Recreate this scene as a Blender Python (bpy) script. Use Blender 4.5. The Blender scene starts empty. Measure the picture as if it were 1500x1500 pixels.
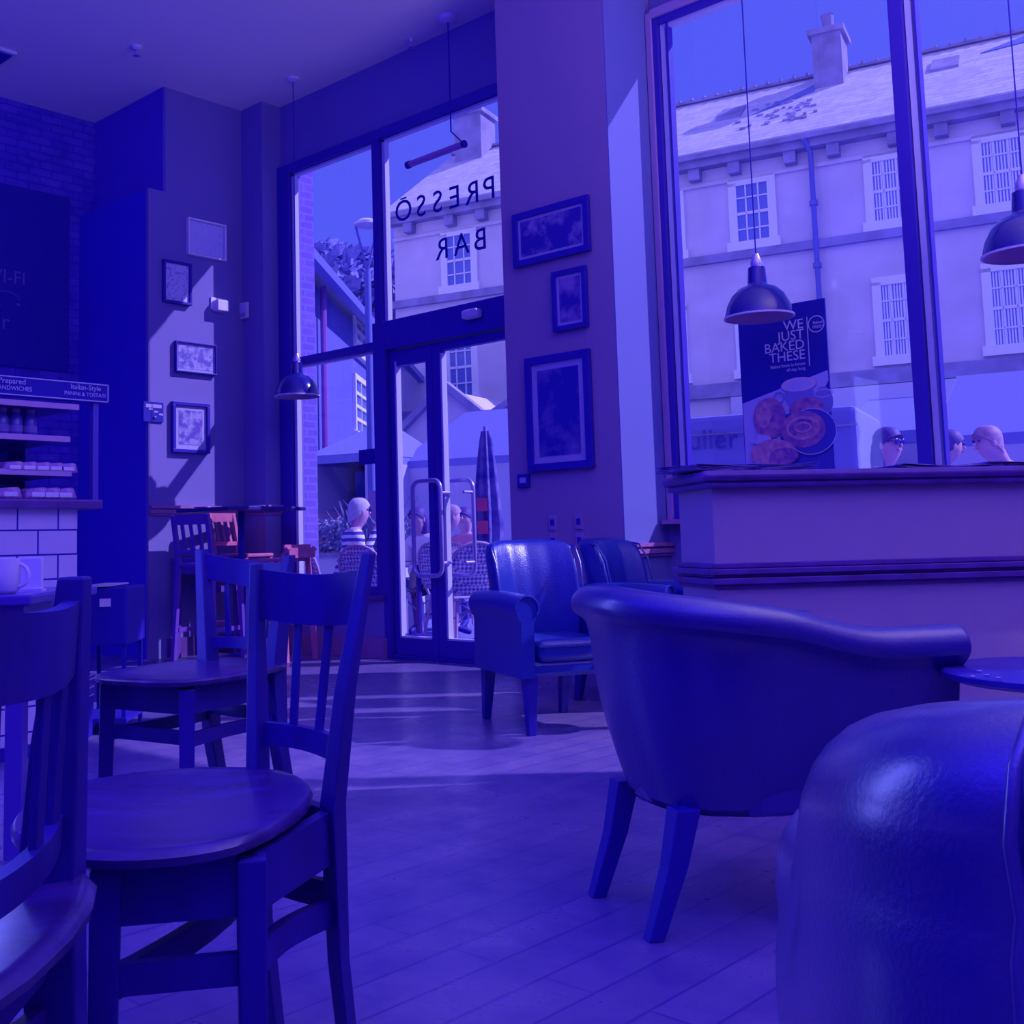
import bpy, bmesh, math, random
from mathutils import Vector, Matrix, noise
random.seed(7)
S = bpy.context.scene
COL = S.collection
# ------------------------------------------------------------ camera
F_PX, CX, CY, EYE = 1651.92, 600.36, 632.58, 0.92
MR = ((0.71109995, 0.70270579, -0.02326862), (-0.08524121, 0.05331436, -0.99493292), (-0.69790458, 0.70948019, 0.09781134))
cam = bpy.data.cameras.new('camera'); co = bpy.data.objects.new('camera', cam); COL.objects.link(co); S.camera = co
X, Yd, Zf = [Vector(r) for r in MR]
rot = Matrix((X, -Yd, -Zf)).transposed()
co.matrix_world = Matrix.Translation((0, 0, EYE)) @ rot.to_4x4()
cam.sensor_fit = 'HORIZONTAL'; cam.sensor_width = 36.0; cam.lens = F_PX / 1500 * 36.0
cam.shift_x = (750 - CX) / 1500; cam.shift_y = -(750 - CY) / 1500
cam.clip_start = 0.05; cam.clip_end = 300
# ------------------------------------------------------------ world, sun, added fill lamps, exposure
W = bpy.data.worlds.new('sky'); S.world = W; W.use_nodes = True
wn = W.node_tree.nodes; wl = W.node_tree.links
bg = wn['Background']; tc = wn.new('ShaderNodeTexCoord'); sx = wn.new('ShaderNodeSeparateXYZ'); rp = wn.new('ShaderNodeValToRGB')
wl.new(tc.outputs['Generated'], sx.inputs[0]); wl.new(sx.outputs['Z'], rp.inputs[0]); pass
rp.color_ramp.elements[0].position = 0.0; rp.color_ramp.elements[0].color = (0.105, 0.118, 1, 1)
rp.color_ramp.elements[1].position = 0.6; rp.color_ramp.elements[1].color = (0.078, 0.098, 0.93, 1)
# added bright sky patch opposite the sun, unseen, fills the terrace front
dp = wn.new('ShaderNodeVectorMath'); dp.operation = 'DOT_PRODUCT'; dp.inputs[1].default_value = (0.35, -0.85, 0.38); wl.new(tc.outputs['Generated'], dp.inputs[0])
mrg = wn.new('ShaderNodeMapRange'); mrg.interpolation_type = 'SMOOTHSTEP'; mrg.inputs[1].default_value = 0.15; mrg.inputs[2].default_value = 0.75; wl.new(dp.outputs['Value'], mrg.inputs[0])
wmx = wn.new('ShaderNodeMix'); wmx.data_type = 'RGBA'; wl.new(mrg.outputs[0], wmx.inputs[0]); wl.new(rp.outputs[0], wmx.inputs[6]); wmx.inputs[7].default_value = (0.42, 0.38, 1.35, 1); wl.new(wmx.outputs[2], bg.inputs[0])
bg.inputs[1].default_value = 1.0
sun = bpy.data.lights.new('sun', 'SUN'); so = bpy.data.objects.new('sun', sun); COL.objects.link(so)
so.rotation_euler = Vector((-1.0, -1.0, -1.16)).to_track_quat('-Z', 'Y').to_euler()
sun.energy = 8.4; sun.color = (0.37, 0.33, 0.52); sun.angle = math.radians(0.6)
def area(name, loc, sx_, sy_, power, color, rot=(0, 0, 0)):
    l = bpy.data.lights.new(name, 'AREA'); l.shape = 'RECTANGLE'; l.size = sx_; l.size_y = sy_; l.energy = power; l.color = color
    o = bpy.data.objects.new(name, l); COL.objects.link(o); o.location = loc; o.rotation_euler = rot
area('room_fill', (0.9, -0.2, 2.9), 3.6, 4.2, 350, (0.10, 0.08, 1.0), (math.pi, 0, 0))  # added blue fill bounced off the ceiling, unseen, stands for no fitting
area('window_fill', (0.7, 4.7, 2.3), 2.4, 2.4, 230, (0.66, 0.55, 0.70), (math.pi, 0, 0))  # added out of view to brighten the ceiling by the window
area('counter_side_fill', (-4.8, -1.6, 2.9), 5.0, 2.2, 270, (0.03, 0.015, 1.0), (math.pi, 0, 0))  # added blue fill for the left side, out of view
area('chair_highlight_fill', (-4.6, 1.72, 1.35), 2.2, .6, 23, (0.19, 0.21, 1.0), (0, -math.pi / 2, 0))  # added off-frame lamp that only puts the highlight on the nearest tub chair
S.view_settings.view_transform = 'Standard'; S.view_settings.look = 'None'; S.view_settings.gamma = 1; S.view_settings.exposure = 0.0
S.view_settings.use_curve_mapping = False
# ------------------------------------------------------------ point helpers
C0 = Vector((0, 0, EYE))
def ray(x, y): return X * ((x - CX) / F_PX) + Yd * ((y - CY) / F_PX) + Zf
def P(x, y, ax, val):
    d = ray(x, y); return C0 + d * ((val - C0[ax]) / d[ax])
def PD(x, y, dep): return C0 + ray(x, y) * dep
def LD(lat, dep, z=0.0): return Vector((0.7110 * lat - 0.7013 * dep, 0.7027 * lat + 0.7129 * dep, z))
# ------------------------------------------------------------ materials
MATS = {}
def mat(name, c, rough=0.6, spec=0.4, var=0.0, vscale=8.0, bump=0.0, bscale=60.0, metal=0.0, coat=0.0, c2=None, stretch=None):
    if name in MATS: return MATS[name]
    m = bpy.data.materials.new(name); m.use_nodes = True; N = m.node_tree.nodes; L = m.node_tree.links
    b = N['Principled BSDF']; b.inputs['Base Color'].default_value = (*c, 1); b.inputs['Roughness'].default_value = rough
    b.inputs['Specular IOR Level'].default_value = spec; b.inputs['Metallic'].default_value = metal; b.inputs['Coat Weight'].default_value = coat; b.inputs['Coat Roughness'].default_value = .05 if name == 'black_enamel' else .24; b.inputs['Coat IOR'].default_value = 1.5 if coat < .55 else 1.9
    t = N.new('ShaderNodeTexCoord'); mp = N.new('ShaderNodeMapping'); L.new(t.outputs['Object'], mp.inputs[0])
    if stretch: mp.inputs['Scale'].default_value = stretch
    if var or c2:
        n = N.new('ShaderNodeTexNoise'); n.inputs['Scale'].default_value = vscale; n.inputs['Detail'].default_value = 5; L.new(mp.outputs[0], n.inputs[0])
        r = N.new('ShaderNodeValToRGB'); L.new(n.outputs['Fac'], r.inputs[0]); L.new(r.outputs[0], b.inputs['Base Color'])
        r.color_ramp.elements[0].position = 0.32; r.color_ramp.elements[1].position = 0.68
        lo = c2 or tuple(v * (1 - var) for v in c); r.color_ramp.elements[0].color = (*lo, 1); r.color_ramp.elements[1].color = (*c, 1)
    if bump:
        n2 = N.new('ShaderNodeTexNoise'); n2.inputs['Scale'].default_value = bscale; n2.inputs['Detail'].default_value = 4; L.new(mp.outputs[0], n2.inputs[0])
        bp = N.new('ShaderNodeBump'); bp.inputs['Strength'].default_value = bump; bp.inputs['Distance'].default_value = 0.01
        L.new(n2.outputs['Fac'], bp.inputs['Height']); L.new(bp.outputs[0], b.inputs['Normal'])
    MATS[name] = m; return m
def brick_mat(name, c1, c2, mortar, bw, bh, msize, axes, scale=1.0, rough=0.6, spec=0.4, bump=0.3, noise_amt=0.0, rvar=False, offset=0.5):
    m = bpy.data.materials.new(name); m.use_nodes = True; N = m.node_tree.nodes; L = m.node_tree.links
    b = N['Principled BSDF']; b.inputs['Roughness'].default_value = rough; b.inputs['Specular IOR Level'].default_value = spec
    t = N.new('ShaderNodeTexCoord'); s = N.new('ShaderNodeSeparateXYZ'); cb = N.new('ShaderNodeCombineXYZ')
    L.new(t.outputs['Object'], s.inputs[0]); L.new(s.outputs[axes[0]], cb.inputs[0]); L.new(s.outputs[axes[1]], cb.inputs[1])
    k = N.new('ShaderNodeTexBrick'); L.new(cb.outputs[0], k.inputs[0])
    k.inputs['Color1'].default_value = (*c1, 1); k.inputs['Color2'].default_value = (*c2, 1); k.inputs['Mortar'].default_value = (*mortar, 1)
    k.inputs['Scale'].default_value = scale; k.inputs['Mortar Size'].default_value = msize; k.inputs['Brick Width'].default_value = bw; k.inputs['Row Height'].default_value = bh
    k.offset = offset
    out = k.outputs['Color']
    if noise_amt:
        n = N.new('ShaderNodeTexNoise'); n.inputs['Scale'].default_value = 3.5; n.inputs['Detail'].default_value = 7; n.inputs['Roughness'].default_value = 0.65; L.new(t.outputs['Object'], n.inputs[0])
        r = N.new('ShaderNodeValToRGB'); L.new(n.outputs['Fac'], r.inputs[0]); v = 1 - noise_amt
        r.color_ramp.elements[0].position = 0.35; r.color_ramp.elements[1].position = 0.62
        r.color_ramp.elements[0].color = (v, v, 1 - noise_amt * .35, 1); r.color_ramp.elements[1].color = (1, 1, 1, 1)
        mx = N.new('ShaderNodeMix'); mx.data_type = 'RGBA'; mx.blend_type = 'MULTIPLY'; mx.inputs[0].default_value = 1
        L.new(out, mx.inputs[6]); L.new(r.outputs[0], mx.inputs[7]); out = mx.outputs[2]
        if rvar:
            mr = N.new('ShaderNodeMapRange'); L.new(n.outputs['Fac'], mr.inputs[0]); mr.inputs[1].default_value = .3; mr.inputs[2].default_value = .7
            mr.inputs[3].default_value = rough + .12; mr.inputs[4].default_value = rough - .1; L.new(mr.outputs[0], b.inputs['Roughness'])
    L.new(out, b.inputs['Base Color'])
    bp = N.new('ShaderNodeBump'); bp.inputs['Strength'].default_value = bump; bp.inputs['Distance'].default_value = 0.01; bp.invert = True
    L.new(k.outputs['Fac'], bp.inputs['Height']); L.new(bp.outputs[0], b.inputs['Normal'])
    MATS[name] = m; return m
def art_mat(name, paper, ink, scale, thr=0.5, seed=0.0, det=6):
    m = bpy.data.materials.new(name); m.use_nodes = True; N = m.node_tree.nodes; L = m.node_tree.links
    b = N['Principled BSDF']; b.inputs['Roughness'].default_value = 0.5
    t = N.new('ShaderNodeTexCoord'); mp = N.new('ShaderNodeMapping'); mp.inputs['Location'].default_value = (seed, seed * 1.7, seed * .3); L.new(t.outputs['Object'], mp.inputs[0])
    n = N.new('ShaderNodeTexNoise'); n.inputs['Scale'].default_value = scale; n.inputs['Detail'].default_value = det; n.inputs['Roughness'].default_value = .6; L.new(mp.outputs[0], n.inputs[0])
    r = N.new('ShaderNodeValToRGB'); L.new(n.outputs['Fac'], r.inputs[0]); L.new(r.outputs[0], b.inputs['Base Color'])
    r.color_ramp.elements[0].position = thr - .08; r.color_ramp.elements[1].position = thr + .08
    r.color_ramp.elements[0].color = (*ink, 1); r.color_ramp.elements[1].color = (*paper, 1)
    MATS[name] = m; return m
def glass_mat(name, tint=(1, 1, 1), gloss=0.05):
    m = bpy.data.materials.new(name); m.use_nodes = True; N = m.node_tree.nodes; L = m.node_tree.links
    N.remove(N['Principled BSDF']); o = N['Material Output']
    t = N.new('ShaderNodeBsdfTransparent'); t.inputs[0].default_value = (*tint, 1); g = N.new('ShaderNodeBsdfGlossy'); g.inputs['Roughness'].default_value = 0.03
    mx = N.new('ShaderNodeMixShader'); mx.inputs[0].default_value = gloss
    L.new(t.outputs[0], mx.inputs[1]); L.new(g.outputs[0], mx.inputs[2]); L.new(mx.outputs[0], o.inputs[0]); MATS[name] = m; return m
def stripe_mat(name, a, b_, scale):
    m = bpy.data.materials.new(name); m.use_nodes = True; N = m.node_tree.nodes; L = m.node_tree.links
    b = N['Principled BSDF']; b.inputs['Roughness'].default_value = .8
    t = N.new('ShaderNodeTexCoord'); w = N.new('ShaderNodeTexWave'); w.bands_direction = 'Z'; w.inputs['Scale'].default_value = scale; w.inputs['Distortion'].default_value = 1.2; w.inputs['Detail Scale'].default_value = 1.5
    r = N.new('ShaderNodeValToRGB'); r.color_ramp.interpolation = 'CONSTANT'; r.color_ramp.elements[1].position = .5
    r.color_ramp.elements[0].color = (*a, 1); r.color_ramp.elements[1].color = (*b_, 1)
    L.new(t.outputs['Object'], w.inputs[0]); L.new(w.outputs['Fac'], r.inputs[0]); L.new(r.outputs[0], b.inputs['Base Color']); MATS[name] = m; return m

WALL = mat('cream_paint', (.22, .175, .54), .85, .15, var=.04, vscale=3)
TAUPE = mat('taupe_paint', (.34, .22, .48), .85, .15, var=.05, vscale=3)
DARKW = mat('dark_brown_paint', (.14, .07, .66), .8, .2, var=.1, vscale=2)
BLACKW = mat('black_panelling', (.08, .04, .66), .75, .2)
CEIL = mat('ceiling_white', (.92, .80, .90), .9, .1)
FRAME = mat('window_frame_black', (.045, .018, .45), .45, .35)
FRAMEL = mat('window_gasket_light', (.55, .52, .85), .4, .4)
TRIM = mat('stained_pine_trim', (.42, .16, .50), .45, .4, var=.25, vscale=14, stretch=(1, 1, 6))
TRIMD = mat('dark_stained_trim', (.15, .05, .38), .4, .4, var=.3, vscale=14)
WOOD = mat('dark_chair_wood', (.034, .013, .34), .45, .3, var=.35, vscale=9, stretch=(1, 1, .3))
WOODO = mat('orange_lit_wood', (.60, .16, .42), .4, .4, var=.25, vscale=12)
LEATH = mat('dark_navy_leather', (.018, .014, .28), .30, .8, var=.1, vscale=5, bump=.16, bscale=150, coat=1.0)
LEATB = mat('dark_brown_leather', (.022, .008, .30), .42, .45, coat=.6, var=.15, vscale=5, bump=.2, bscale=140)
LEGM = mat('dark_leg_wood', (.02, .008, .34), .35, .4)
GLASS = glass_mat('window_glass', (1, 1, 1), .03)
WHITE = mat('white_enamel', (.85, .80, .95), .5, .4)
PLAST = mat('white_plastic', (.72, .66, .92), .5, .4)
STEEL = mat('brushed_steel', (.55, .45, .85), .3, .5, metal=.6)
LAMPB = mat('black_enamel', (.02, .012, .30), .16, .6, coat=.4)
LAMPI = mat('lamp_shade_inside', (.62, .38, .70), .7, .2)
BLACK = mat('matt_black', (.02, .008, .40), .6, .3)
MATTE = mat('picture_mount', (.42, .37, .72), .7, .2)
PFR = mat('picture_frame_black', (.03, .012, .41), .45, .3)
PFW = mat('picture_frame_white', (.85, .82, .95), .5, .3)
# ------------------------------------------------------------ mesh builder
OFF = Vector((0, 0, 0))
class MB:
    def __init__(s): s.b = bmesh.new()
    def quad(s, pts): s.b.faces.new([s.b.verts.new(p) for p in pts]); return s
    def hexa(s, p):   # 8 points: bottom 0-3, top 4-7
        v = [s.b.verts.new(q) for q in p]
        for f in ((0, 3, 2, 1), (4, 5, 6, 7), (0, 1, 5, 4), (1, 2, 6, 5), (2, 3, 7, 6), (3, 0, 4, 7)): s.b.faces.new([v[i] for i in f])
        return s
    def box(s, a, b):
        x0, y0, z0 = a; x1, y1, z1 = b
        x0, x1 = min(x0, x1), max(x0, x1); y0, y1 = min(y0, y1), max(y0, y1); z0, z1 = min(z0, z1), max(z0, z1)
        return s.hexa([(x0, y0, z0), (x1, y0, z0), (x1, y1, z0), (x0, y1, z0), (x0, y0, z1), (x1, y0, z1), (x1, y1, z1), (x0, y1, z1)])
    def obox(s, o, u, v, w):   # origin corner + three edge vectors
        o, u, v, w = map(Vector, (o, u, v, w))
        return s.hexa([o, o + u, o + u + v, o + v, o + w, o + u + w, o + u + v + w, o + v + w])
    def bar(s, p, q, w, h, up=(0, 0, 1), w2=None, h2=None):
        p, q = Vector(p), Vector(q); d = (q - p).normalized(); up = Vector(up)
        if abs(d.dot(up)) > .99: up = Vector((0, 1, 0))
        a = d.cross(up).normalized(); b = a.cross(d).normalized(); w2 = w2 or w; h2 = h2 or h
        def r(c, w, h): return [c - a * w / 2 - b * h / 2, c + a * w / 2 - b * h / 2, c + a * w / 2 + b * h / 2, c - a * w / 2 + b * h / 2]
        return s.hexa(r(p, w, h) + r(q, w2, h2))
    def rings(s, rings, close=True, cap0=True, cap1=True, loop=False):
        vs = [[s.b.verts.new(p) for p in r] for r in rings]; n = len(vs[0]); m = len(vs)
        for i in range(m if loop else m - 1):
            A, B = vs[i], vs[(i + 1) % m]
            for j in range(n if close else n - 1):
                k = (j + 1) % n; s.b.faces.new((A[j], A[k], B[k], B[j]))
        if not loop and close:
            if cap0: s.b.faces.new(vs[0][::-1])
            if cap1: s.b.faces.new(vs[-1])
        return s
    def tube(s, pts, r, n=10, loop=False):
        pts = [Vector(p) for p in pts]; m = len(pts); R = r if isinstance(r, (list, tuple)) else [r] * m; rs = []; a = None
        for i, p in enumerate(pts):
            if loop: d = pts[(i + 1) % m] - pts[i - 1]
            else: d = pts[min(i + 1, m - 1)] - pts[max(i - 1, 0)]
            d.normalize()
            if a is None: a = d.orthogonal().normalized()
            a = (a - d * a.dot(d)).normalized(); b = d.cross(a)
            rs.append([p + (a * math.cos(t) + b * math.sin(t)) * R[i] for t in [2 * math.pi * k / n for k in range(n)]])
        return s.rings(rs, loop=loop)
    def lathe(s, c, prof, n=32, cap0=False, cap1=False, axis=None):
        c = Vector(c); Q = Vector((0, 0, 1)).rotation_difference(Vector(axis)).to_matrix() if axis else Matrix.Identity(3)
        return s.rings([[c + Q @ Vector((r * math.cos(t), r * math.sin(t), z)) for t in [2 * math.pi * k / n for k in range(n)]] for r, z in prof], cap0=cap0, cap1=cap1)
    def prism(s, poly, z0, z1):
        return s.rings([[Vector((p[0], p[1], z0)) for p in poly], [Vector((p[0], p[1], z1)) for p in poly]])
    def ball(s, c, r, n=12, sq=(1, 1, 1)):
        c = Vector(c); pr = []
        for i in range(1, n // 2 + 1):
            t = math.pi * i / (n // 2 + 1); pr.append((math.sin(t) * r, -math.cos(t) * r))
        return s.rings([[c + Vector((a * math.cos(t) * sq[0], a * math.sin(t) * sq[1], z * sq[2])) for t in [2 * math.pi * k / n for k in range(n)]] for a, z in pr])
    def build(s, name, m, parent=None, smooth=False, bevel=0.0, sub=0, recalc=True, origin=None):
        if recalc: bmesh.ops.recalc_face_normals(s.b, faces=s.b.faces)
        off = OFF if parent else (Vector(origin) if origin is not None else Vector((0, 0, 0)))
        for v in s.b.verts: v.co -= off
        me = bpy.data.meshes.new(name); s.b.to_mesh(me); s.b.free()
        for mm in (m if isinstance(m, (list, tuple)) else [m]): me.materials.append(mm)
        if smooth: me.polygons.foreach_set('use_smooth', [True] * len(me.polygons))
        o = bpy.data.objects.new(name, me); COL.objects.link(o)
        if parent: o.parent = parent
        else: o.location = off
        if bevel:
            md = o.modifiers.new('bevel', 'BEVEL'); md.width = bevel; md.segments = 2; md.limit_method = 'ANGLE'; md.angle_limit = math.radians(35)
        if sub:
            md = o.modifiers.new('sub', 'SUBSURF'); md.levels = sub; md.render_levels = sub
        if smooth:
            try: me.set_sharp_from_angle(angle=math.radians(50))
            except Exception: pass
        return o
def tag(o, label=None, cat=None, group=None, kind=None):
    if label: o['label'] = label
    if cat: o['category'] = cat
    if group: o['group'] = group
    if kind: o['kind'] = kind
    return o
def root(name, loc, label, cat, group=None, rz=0.0, world=True):
    global OFF
    o = bpy.data.objects.new(name, None); COL.objects.link(o); o.location = loc; o.rotation_euler = (0, 0, rz); o.empty_display_size = .1
    OFF = Vector(loc) if world else Vector((0, 0, 0)); tag(o, label, cat, group); return o
def struct(name, mb, m, parent=None, **k):
    o = mb.build(name, m, parent, **k)
    if not parent: o['kind'] = 'structure'
    return o
def copy_tree(o, parent=None):
    c = o.copy(); COL.objects.link(c)
    if parent: c.parent = parent
    for ch in [x for x in bpy.data.objects if x.parent == o]: copy_tree(ch, c)
    return c
def text(name, body, size, loc, ux, uy, m, parent=None, align='CENTER', ext=0.001, space=1.0):
    """flat lettering, ux = reading direction, uy = up direction"""
    cu = bpy.data.curves.new(name, 'FONT'); cu.body = body; cu.size = size; cu.align_x = align; cu.align_y = 'CENTER'; cu.extrude = ext; cu.space_character = space
    cu.resolution_u = 3; cu.materials.append(m); o = bpy.data.objects.new(name, cu); COL.objects.link(o)
    ux, uy = Vector(ux).normalized(), Vector(uy).normalized(); uz = ux.cross(uy)
    R = Matrix((ux, uy, uz)).transposed().to_4x4(); R.translation = Vector(loc) - (OFF if parent else Vector((0, 0, 0))); o.matrix_local = R
    dg = bpy.context.evaluated_depsgraph_get(); dg.update(); me = bpy.data.meshes.new_from_object(o.evaluated_get(dg)); mw = o.matrix_local.copy(); bpy.data.objects.remove(o)
    o = bpy.data.objects.new(name, me); COL.objects.link(o)
    if parent: o.parent = parent
    o.matrix_local = mw
    return o
YW = 6.47      # window plane
# ============================================================ ROOM SHELL
FLOOR = brick_mat('floor_planks', (.20, .14, .40), (.165, .11, .37), (.10, .06, .33), 1.3, .13, .004, ('Y', 'X'), rough=.32, spec=.6, bump=.15, noise_amt=.45, rvar=True)
struct('floor', MB().box((-9.5, -3.2, -.12), (3.2, 6.62, 0)), FLOOR)
struct('ceiling', MB().box((-9.6, -3.2, 5.0), (3.2, 6.7, 5.12)), CEIL)
struct('wall_back', MB().box((-9.6, -3.3, 0), (3.2, -3.2, 5.0)), TAUPE)
struct('wall_right', MB().box((3.2, -3.3, 0), (3.32, 6.7, 5.0)), TAUPE)
BRICK = brick_mat('dark_brick', (.10, .05, .66), (.15, .08, .70), (.08, .035, .64), .22, .075, .008, ('Y', 'Z'), rough=.8, spec=.2, bump=.8, noise_amt=.5)
struct('wall_left', MB().box((-9.6, -3.2, 0), (-9.45, 5.6, 5.0)), BRICK)
struct('wall_alcove', MB().box((-9.45, 5.42, 0), (-8.28, 5.56, 5.0)).box((-8.42, 5.56, 0), (-8.28, 6.25, 5.0)), WALL)
struct('wall_alcove_dark', MB().box((-9.45, 5.40, 4.04), (-8.285, 5.42, 5.0)), DARKW)
struct('wall_block', MB().box((-9.45, 5.24, 0), (-8.31, 5.40, 4.04)), BLACKW)
struct('wall_end_pillar', MB().box((-8.31, 5.24, 0), (-8.27, 5.42, 4.04)), WALL)
# piece next to the window and wall over / around windows
struct('wall_nib', MB().box((-8.42, 6.25, 0), (-7.97, 6.70, 5.0)), WALL)
struct('wall_window', MB().box((-7.97, YW, 4.40), (-4.88, 6.72, 5.0)).box((-3.98, YW, 4.47), (.95, 6.72, 5.0)), WALL)
struct('wall_column', MB().box((-4.88, 5.915, 0), (-3.982, 6.72, 5.0)), TAUPE)
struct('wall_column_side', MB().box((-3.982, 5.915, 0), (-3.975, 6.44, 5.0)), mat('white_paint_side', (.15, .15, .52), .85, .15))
struct('wall_under_window', MB().box((-3.98, 6.42, 0), (.95, 6.70, 1.0)), WALL)
struct('wall_window_right', MB().box((.95, YW, 0), (3.2, 6.72, 5.0)), WALL)
struct('wall_plinth', MB().box((-7.97, 6.38, 0), (-6.62, 6.66, .47)), WALL)
# dado rails and skirting
def rail(name, p, q, n, z, m, hgt=.085):
    p, q, n = Vector(p), Vector(q), Vector(n).normalized(); b = MB(); d = q - p
    for dz, h_, t in ((0, .02, .02), (.02, .03, .035), (.05, .015, .022), (.065, .025, .045)):
        b.obox(p + Vector((0, 0, z + dz * hgt / .09)), d, n * t, (0, 0, h_ * hgt / .09))
    return struct(name, b, m)
rail('trim_1', (-8.27, 5.24, 0), (-8.27, 5.42, 0), (1, 0, 0), 1.20, TRIM)
rail('trim_2', (-8.28, 5.42, 0), (-8.28, 6.25, 0), (1, 0, 0), 1.20, TRIM)
rail('trim_3', (-7.97, 6.25, 0), (-7.97, 6.47, 0), (1, 0, 0), 1.20, TRIM)
rail('trim_4', (-8.28, 6.25, 0), (-7.97, 6.25, 0), (0, -1, 0), 1.20, TRIM)
rail('trim_5', (-3.975, 5.98, 0), (-3.975, 6.42, 0), (1, 0, 0), .80, TRIM)
struct('baseboard_left', MB().box((-8.28, 5.42, 0), (-8.255, 6.25, .16)).box((-8.28, 6.225, 0), (-7.95, 6.25, .16)), TRIMD)
struct('baseboard_plinth', MB().box((-7.95, 6.355, 0), (-6.60, 6.38, .16)).box((-6.62, 6.38, 0), (-6.595, 6.47, .16)), TRIM)
struct('trim_6', MB().box((-7.95, 6.34, .47), (-6.60, 6.66, .50)), TRIMD)
struct('trim_7', MB().box((-3.95, 6.30, 1.0), (.95, 6.66, 1.03)), TRIM)
struct('trim_8', MB().box((-3.968, 6.40, 1.0), (-3.93, 6.47, 4.45)).box((-3.93, 6.40, 4.41), (.95, 6.47, 4.47)), mat('window_reveal_edge', (.40, .24, .58), .7, .2))
# ------------------------------------------------------------ windows
def window(name, x0, x1, z0, z1, vs, hs, fw=.07, xbot=None):
    r = MB(); y0, y1 = YW - .05, YW + .06; xb = xbot or x1
    r.box((x0, y0, z0), (x0 + fw, y1, z1)); r.box((x1 - .07, y0, z0 if not xbot else 2.75), (x1, y1, z1)); r.box((x0 + fw, y0, z1 - .09), (x1 - .07, y1, z1)); r.box((x0 + fw, y0, z0), (xb - (.07 if not xbot else 0), y1, z0 + .07))
    for v, zz0, zz1 in vs: r.box((v - .04, y0 + .002, zz0 + .07), (v + .04, y1 - .002, zz1 - .04))
    for hz, xx0, xx1, hh in hs: r.box((xx0, y0 + .004, hz - hh / 2), (xx1, y1 - .004, hz + hh / 2))
    o = struct(name, r, FRAME, bevel=.004); return o
w1 = window('window_1', -7.97, -4.88, .50, 4.40, [(-6.66, .5, 4.35)], [(2.56, -7.80, -6.70, .07)], fw=.17, xbot=-6.72)
OFF = Vector((0, 0, 0))
g = MB()   # light gasket lines beside the frames
for x, z0, z1 in ((-7.79, .57, 2.52), (-7.79, 2.6, 4.31), (-6.60, 2.74, 4.31)): g.box((x, YW - .02, z0), (x + .035, YW + .03, z1))
for x0, x1, z in ((-7.79, -6.70, 4.285), (-6.6, -4.9, 4.285), (-7.79, -6.7, 2.505)): g.box((x0, YW - .02, z), (x1, YW + .03, z + .02))
g.build('frame_bead', FRAMEL, w1)
MB().box((-7.80, YW + .0, .57), (-6.70, YW + .008, 4.31)).box((-6.62, YW, 2.74), (-4.88, YW + .008, 4.31)).build('window_pane', GLASS, w1)
w2 = window('window_2', -3.96, .95, 1.0, 4.45, [(-2.335, 1, 4.4), (.1, 1, 4.4)], [], fw=.07)
g = MB()
for x in (-3.885, -2.29, .145): g.box((x, YW - .02, 1.07), (x + .035, YW + .03, 4.36))
g.box((-3.85, YW - .02, 4.335), (.88, YW + .03, 4.36)); g.build('frame_bead', FRAMEL, w2)
g = MB()
for x in (-3.835, -2.24, .195): g.box((x, YW - .03, 1.07), (x + .012, YW + .03, 4.36))
g.build('frame_gasket', FRAME, w2)
MB().box((-3.89, YW, 1.07), (.88, YW + .008, 4.36)).build('window_pane', GLASS, w2)
# ------------------------------------------------------------ double glass door
d1 = struct('door_1', MB().box((-6.70, YW - .08, 0), (-6.56, YW + .06, 2.74)).box((-6.56, YW - .075, 2.50), (-4.88, YW + .055, 2.74)).box((-6.56, YW - .04, .0), (-4.88, YW + .055, .028)), FRAME, bevel=.004)
def leaf(x0, x1, l, r_):
    zt_ = 2.36 if x0 < -6.2 else 2.42
    b = MB().box((x0, YW - .03, .03), (x0 + l, YW + .03, 2.49)).box((x1 - r_, YW - .03, .03), (x1, YW + .03, 2.49)).box((x0 + l, YW - .03, zt_), (x1 - r_, YW + .03, 2.49)).box((x0 + l, YW - .03, .03), (x1 - r_, YW + .03, .165))
    o = b.build('door_leaf', FRAME, d1, bevel=.003)
    MB().box((x0 + l, YW - .004, .17), (x1 - r_, YW + .004, 2.40)).build('glass_pane', GLASS, o)
    b = MB().box((x0 + l, YW - .035, .17), (x0 + l + .018, YW + .02, 2.40)).box((x0 + l, YW - .035, .165), (x1 - r_, YW + .02, .18)); b.build('glazing_bead', FRAMEL, o)
    return o
L1 = leaf(-6.55, -6.075, .06, .07); L2 = leaf(-6.07, -4.90, .09, .1)
def handle(x0, x1, y, z0, z1, leaf_, r=.017, c=.07):
    pts = []
    for cx_, cz_, a0 in ((x1 - c, z1 - c, 0), (x0 + c, z1 - c, 90), (x0 + c, z0 + c, 180), (x1 - c, z0 + c, 270)):
        for k in range(6):
            a = math.radians(a0 + 18 * k); pts.append((cx_ + c * math.cos(a), y, cz_ + c * math.sin(a)))
    b = MB().tube(pts, r, 10, loop=True)
    for z in (z0 + .1, z1 - .1): b.tube([(x1, y, z), (x1, YW, z)], .012)
    return tag(b.build('door_handle', STEEL, leaf_, smooth=True), 'brushed steel loop handle')
handle(-6.25, -5.95, YW - .10, .66, 1.40, L1); handle(-6.10, -5.80, YW + .11, .66, 1.40, L2)
MB().box((-5.64, YW - .16, 2.60), (-5.48, YW - .08, 2.67)).build('door_sensor', PLAST, d1, bevel=.02)
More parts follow.
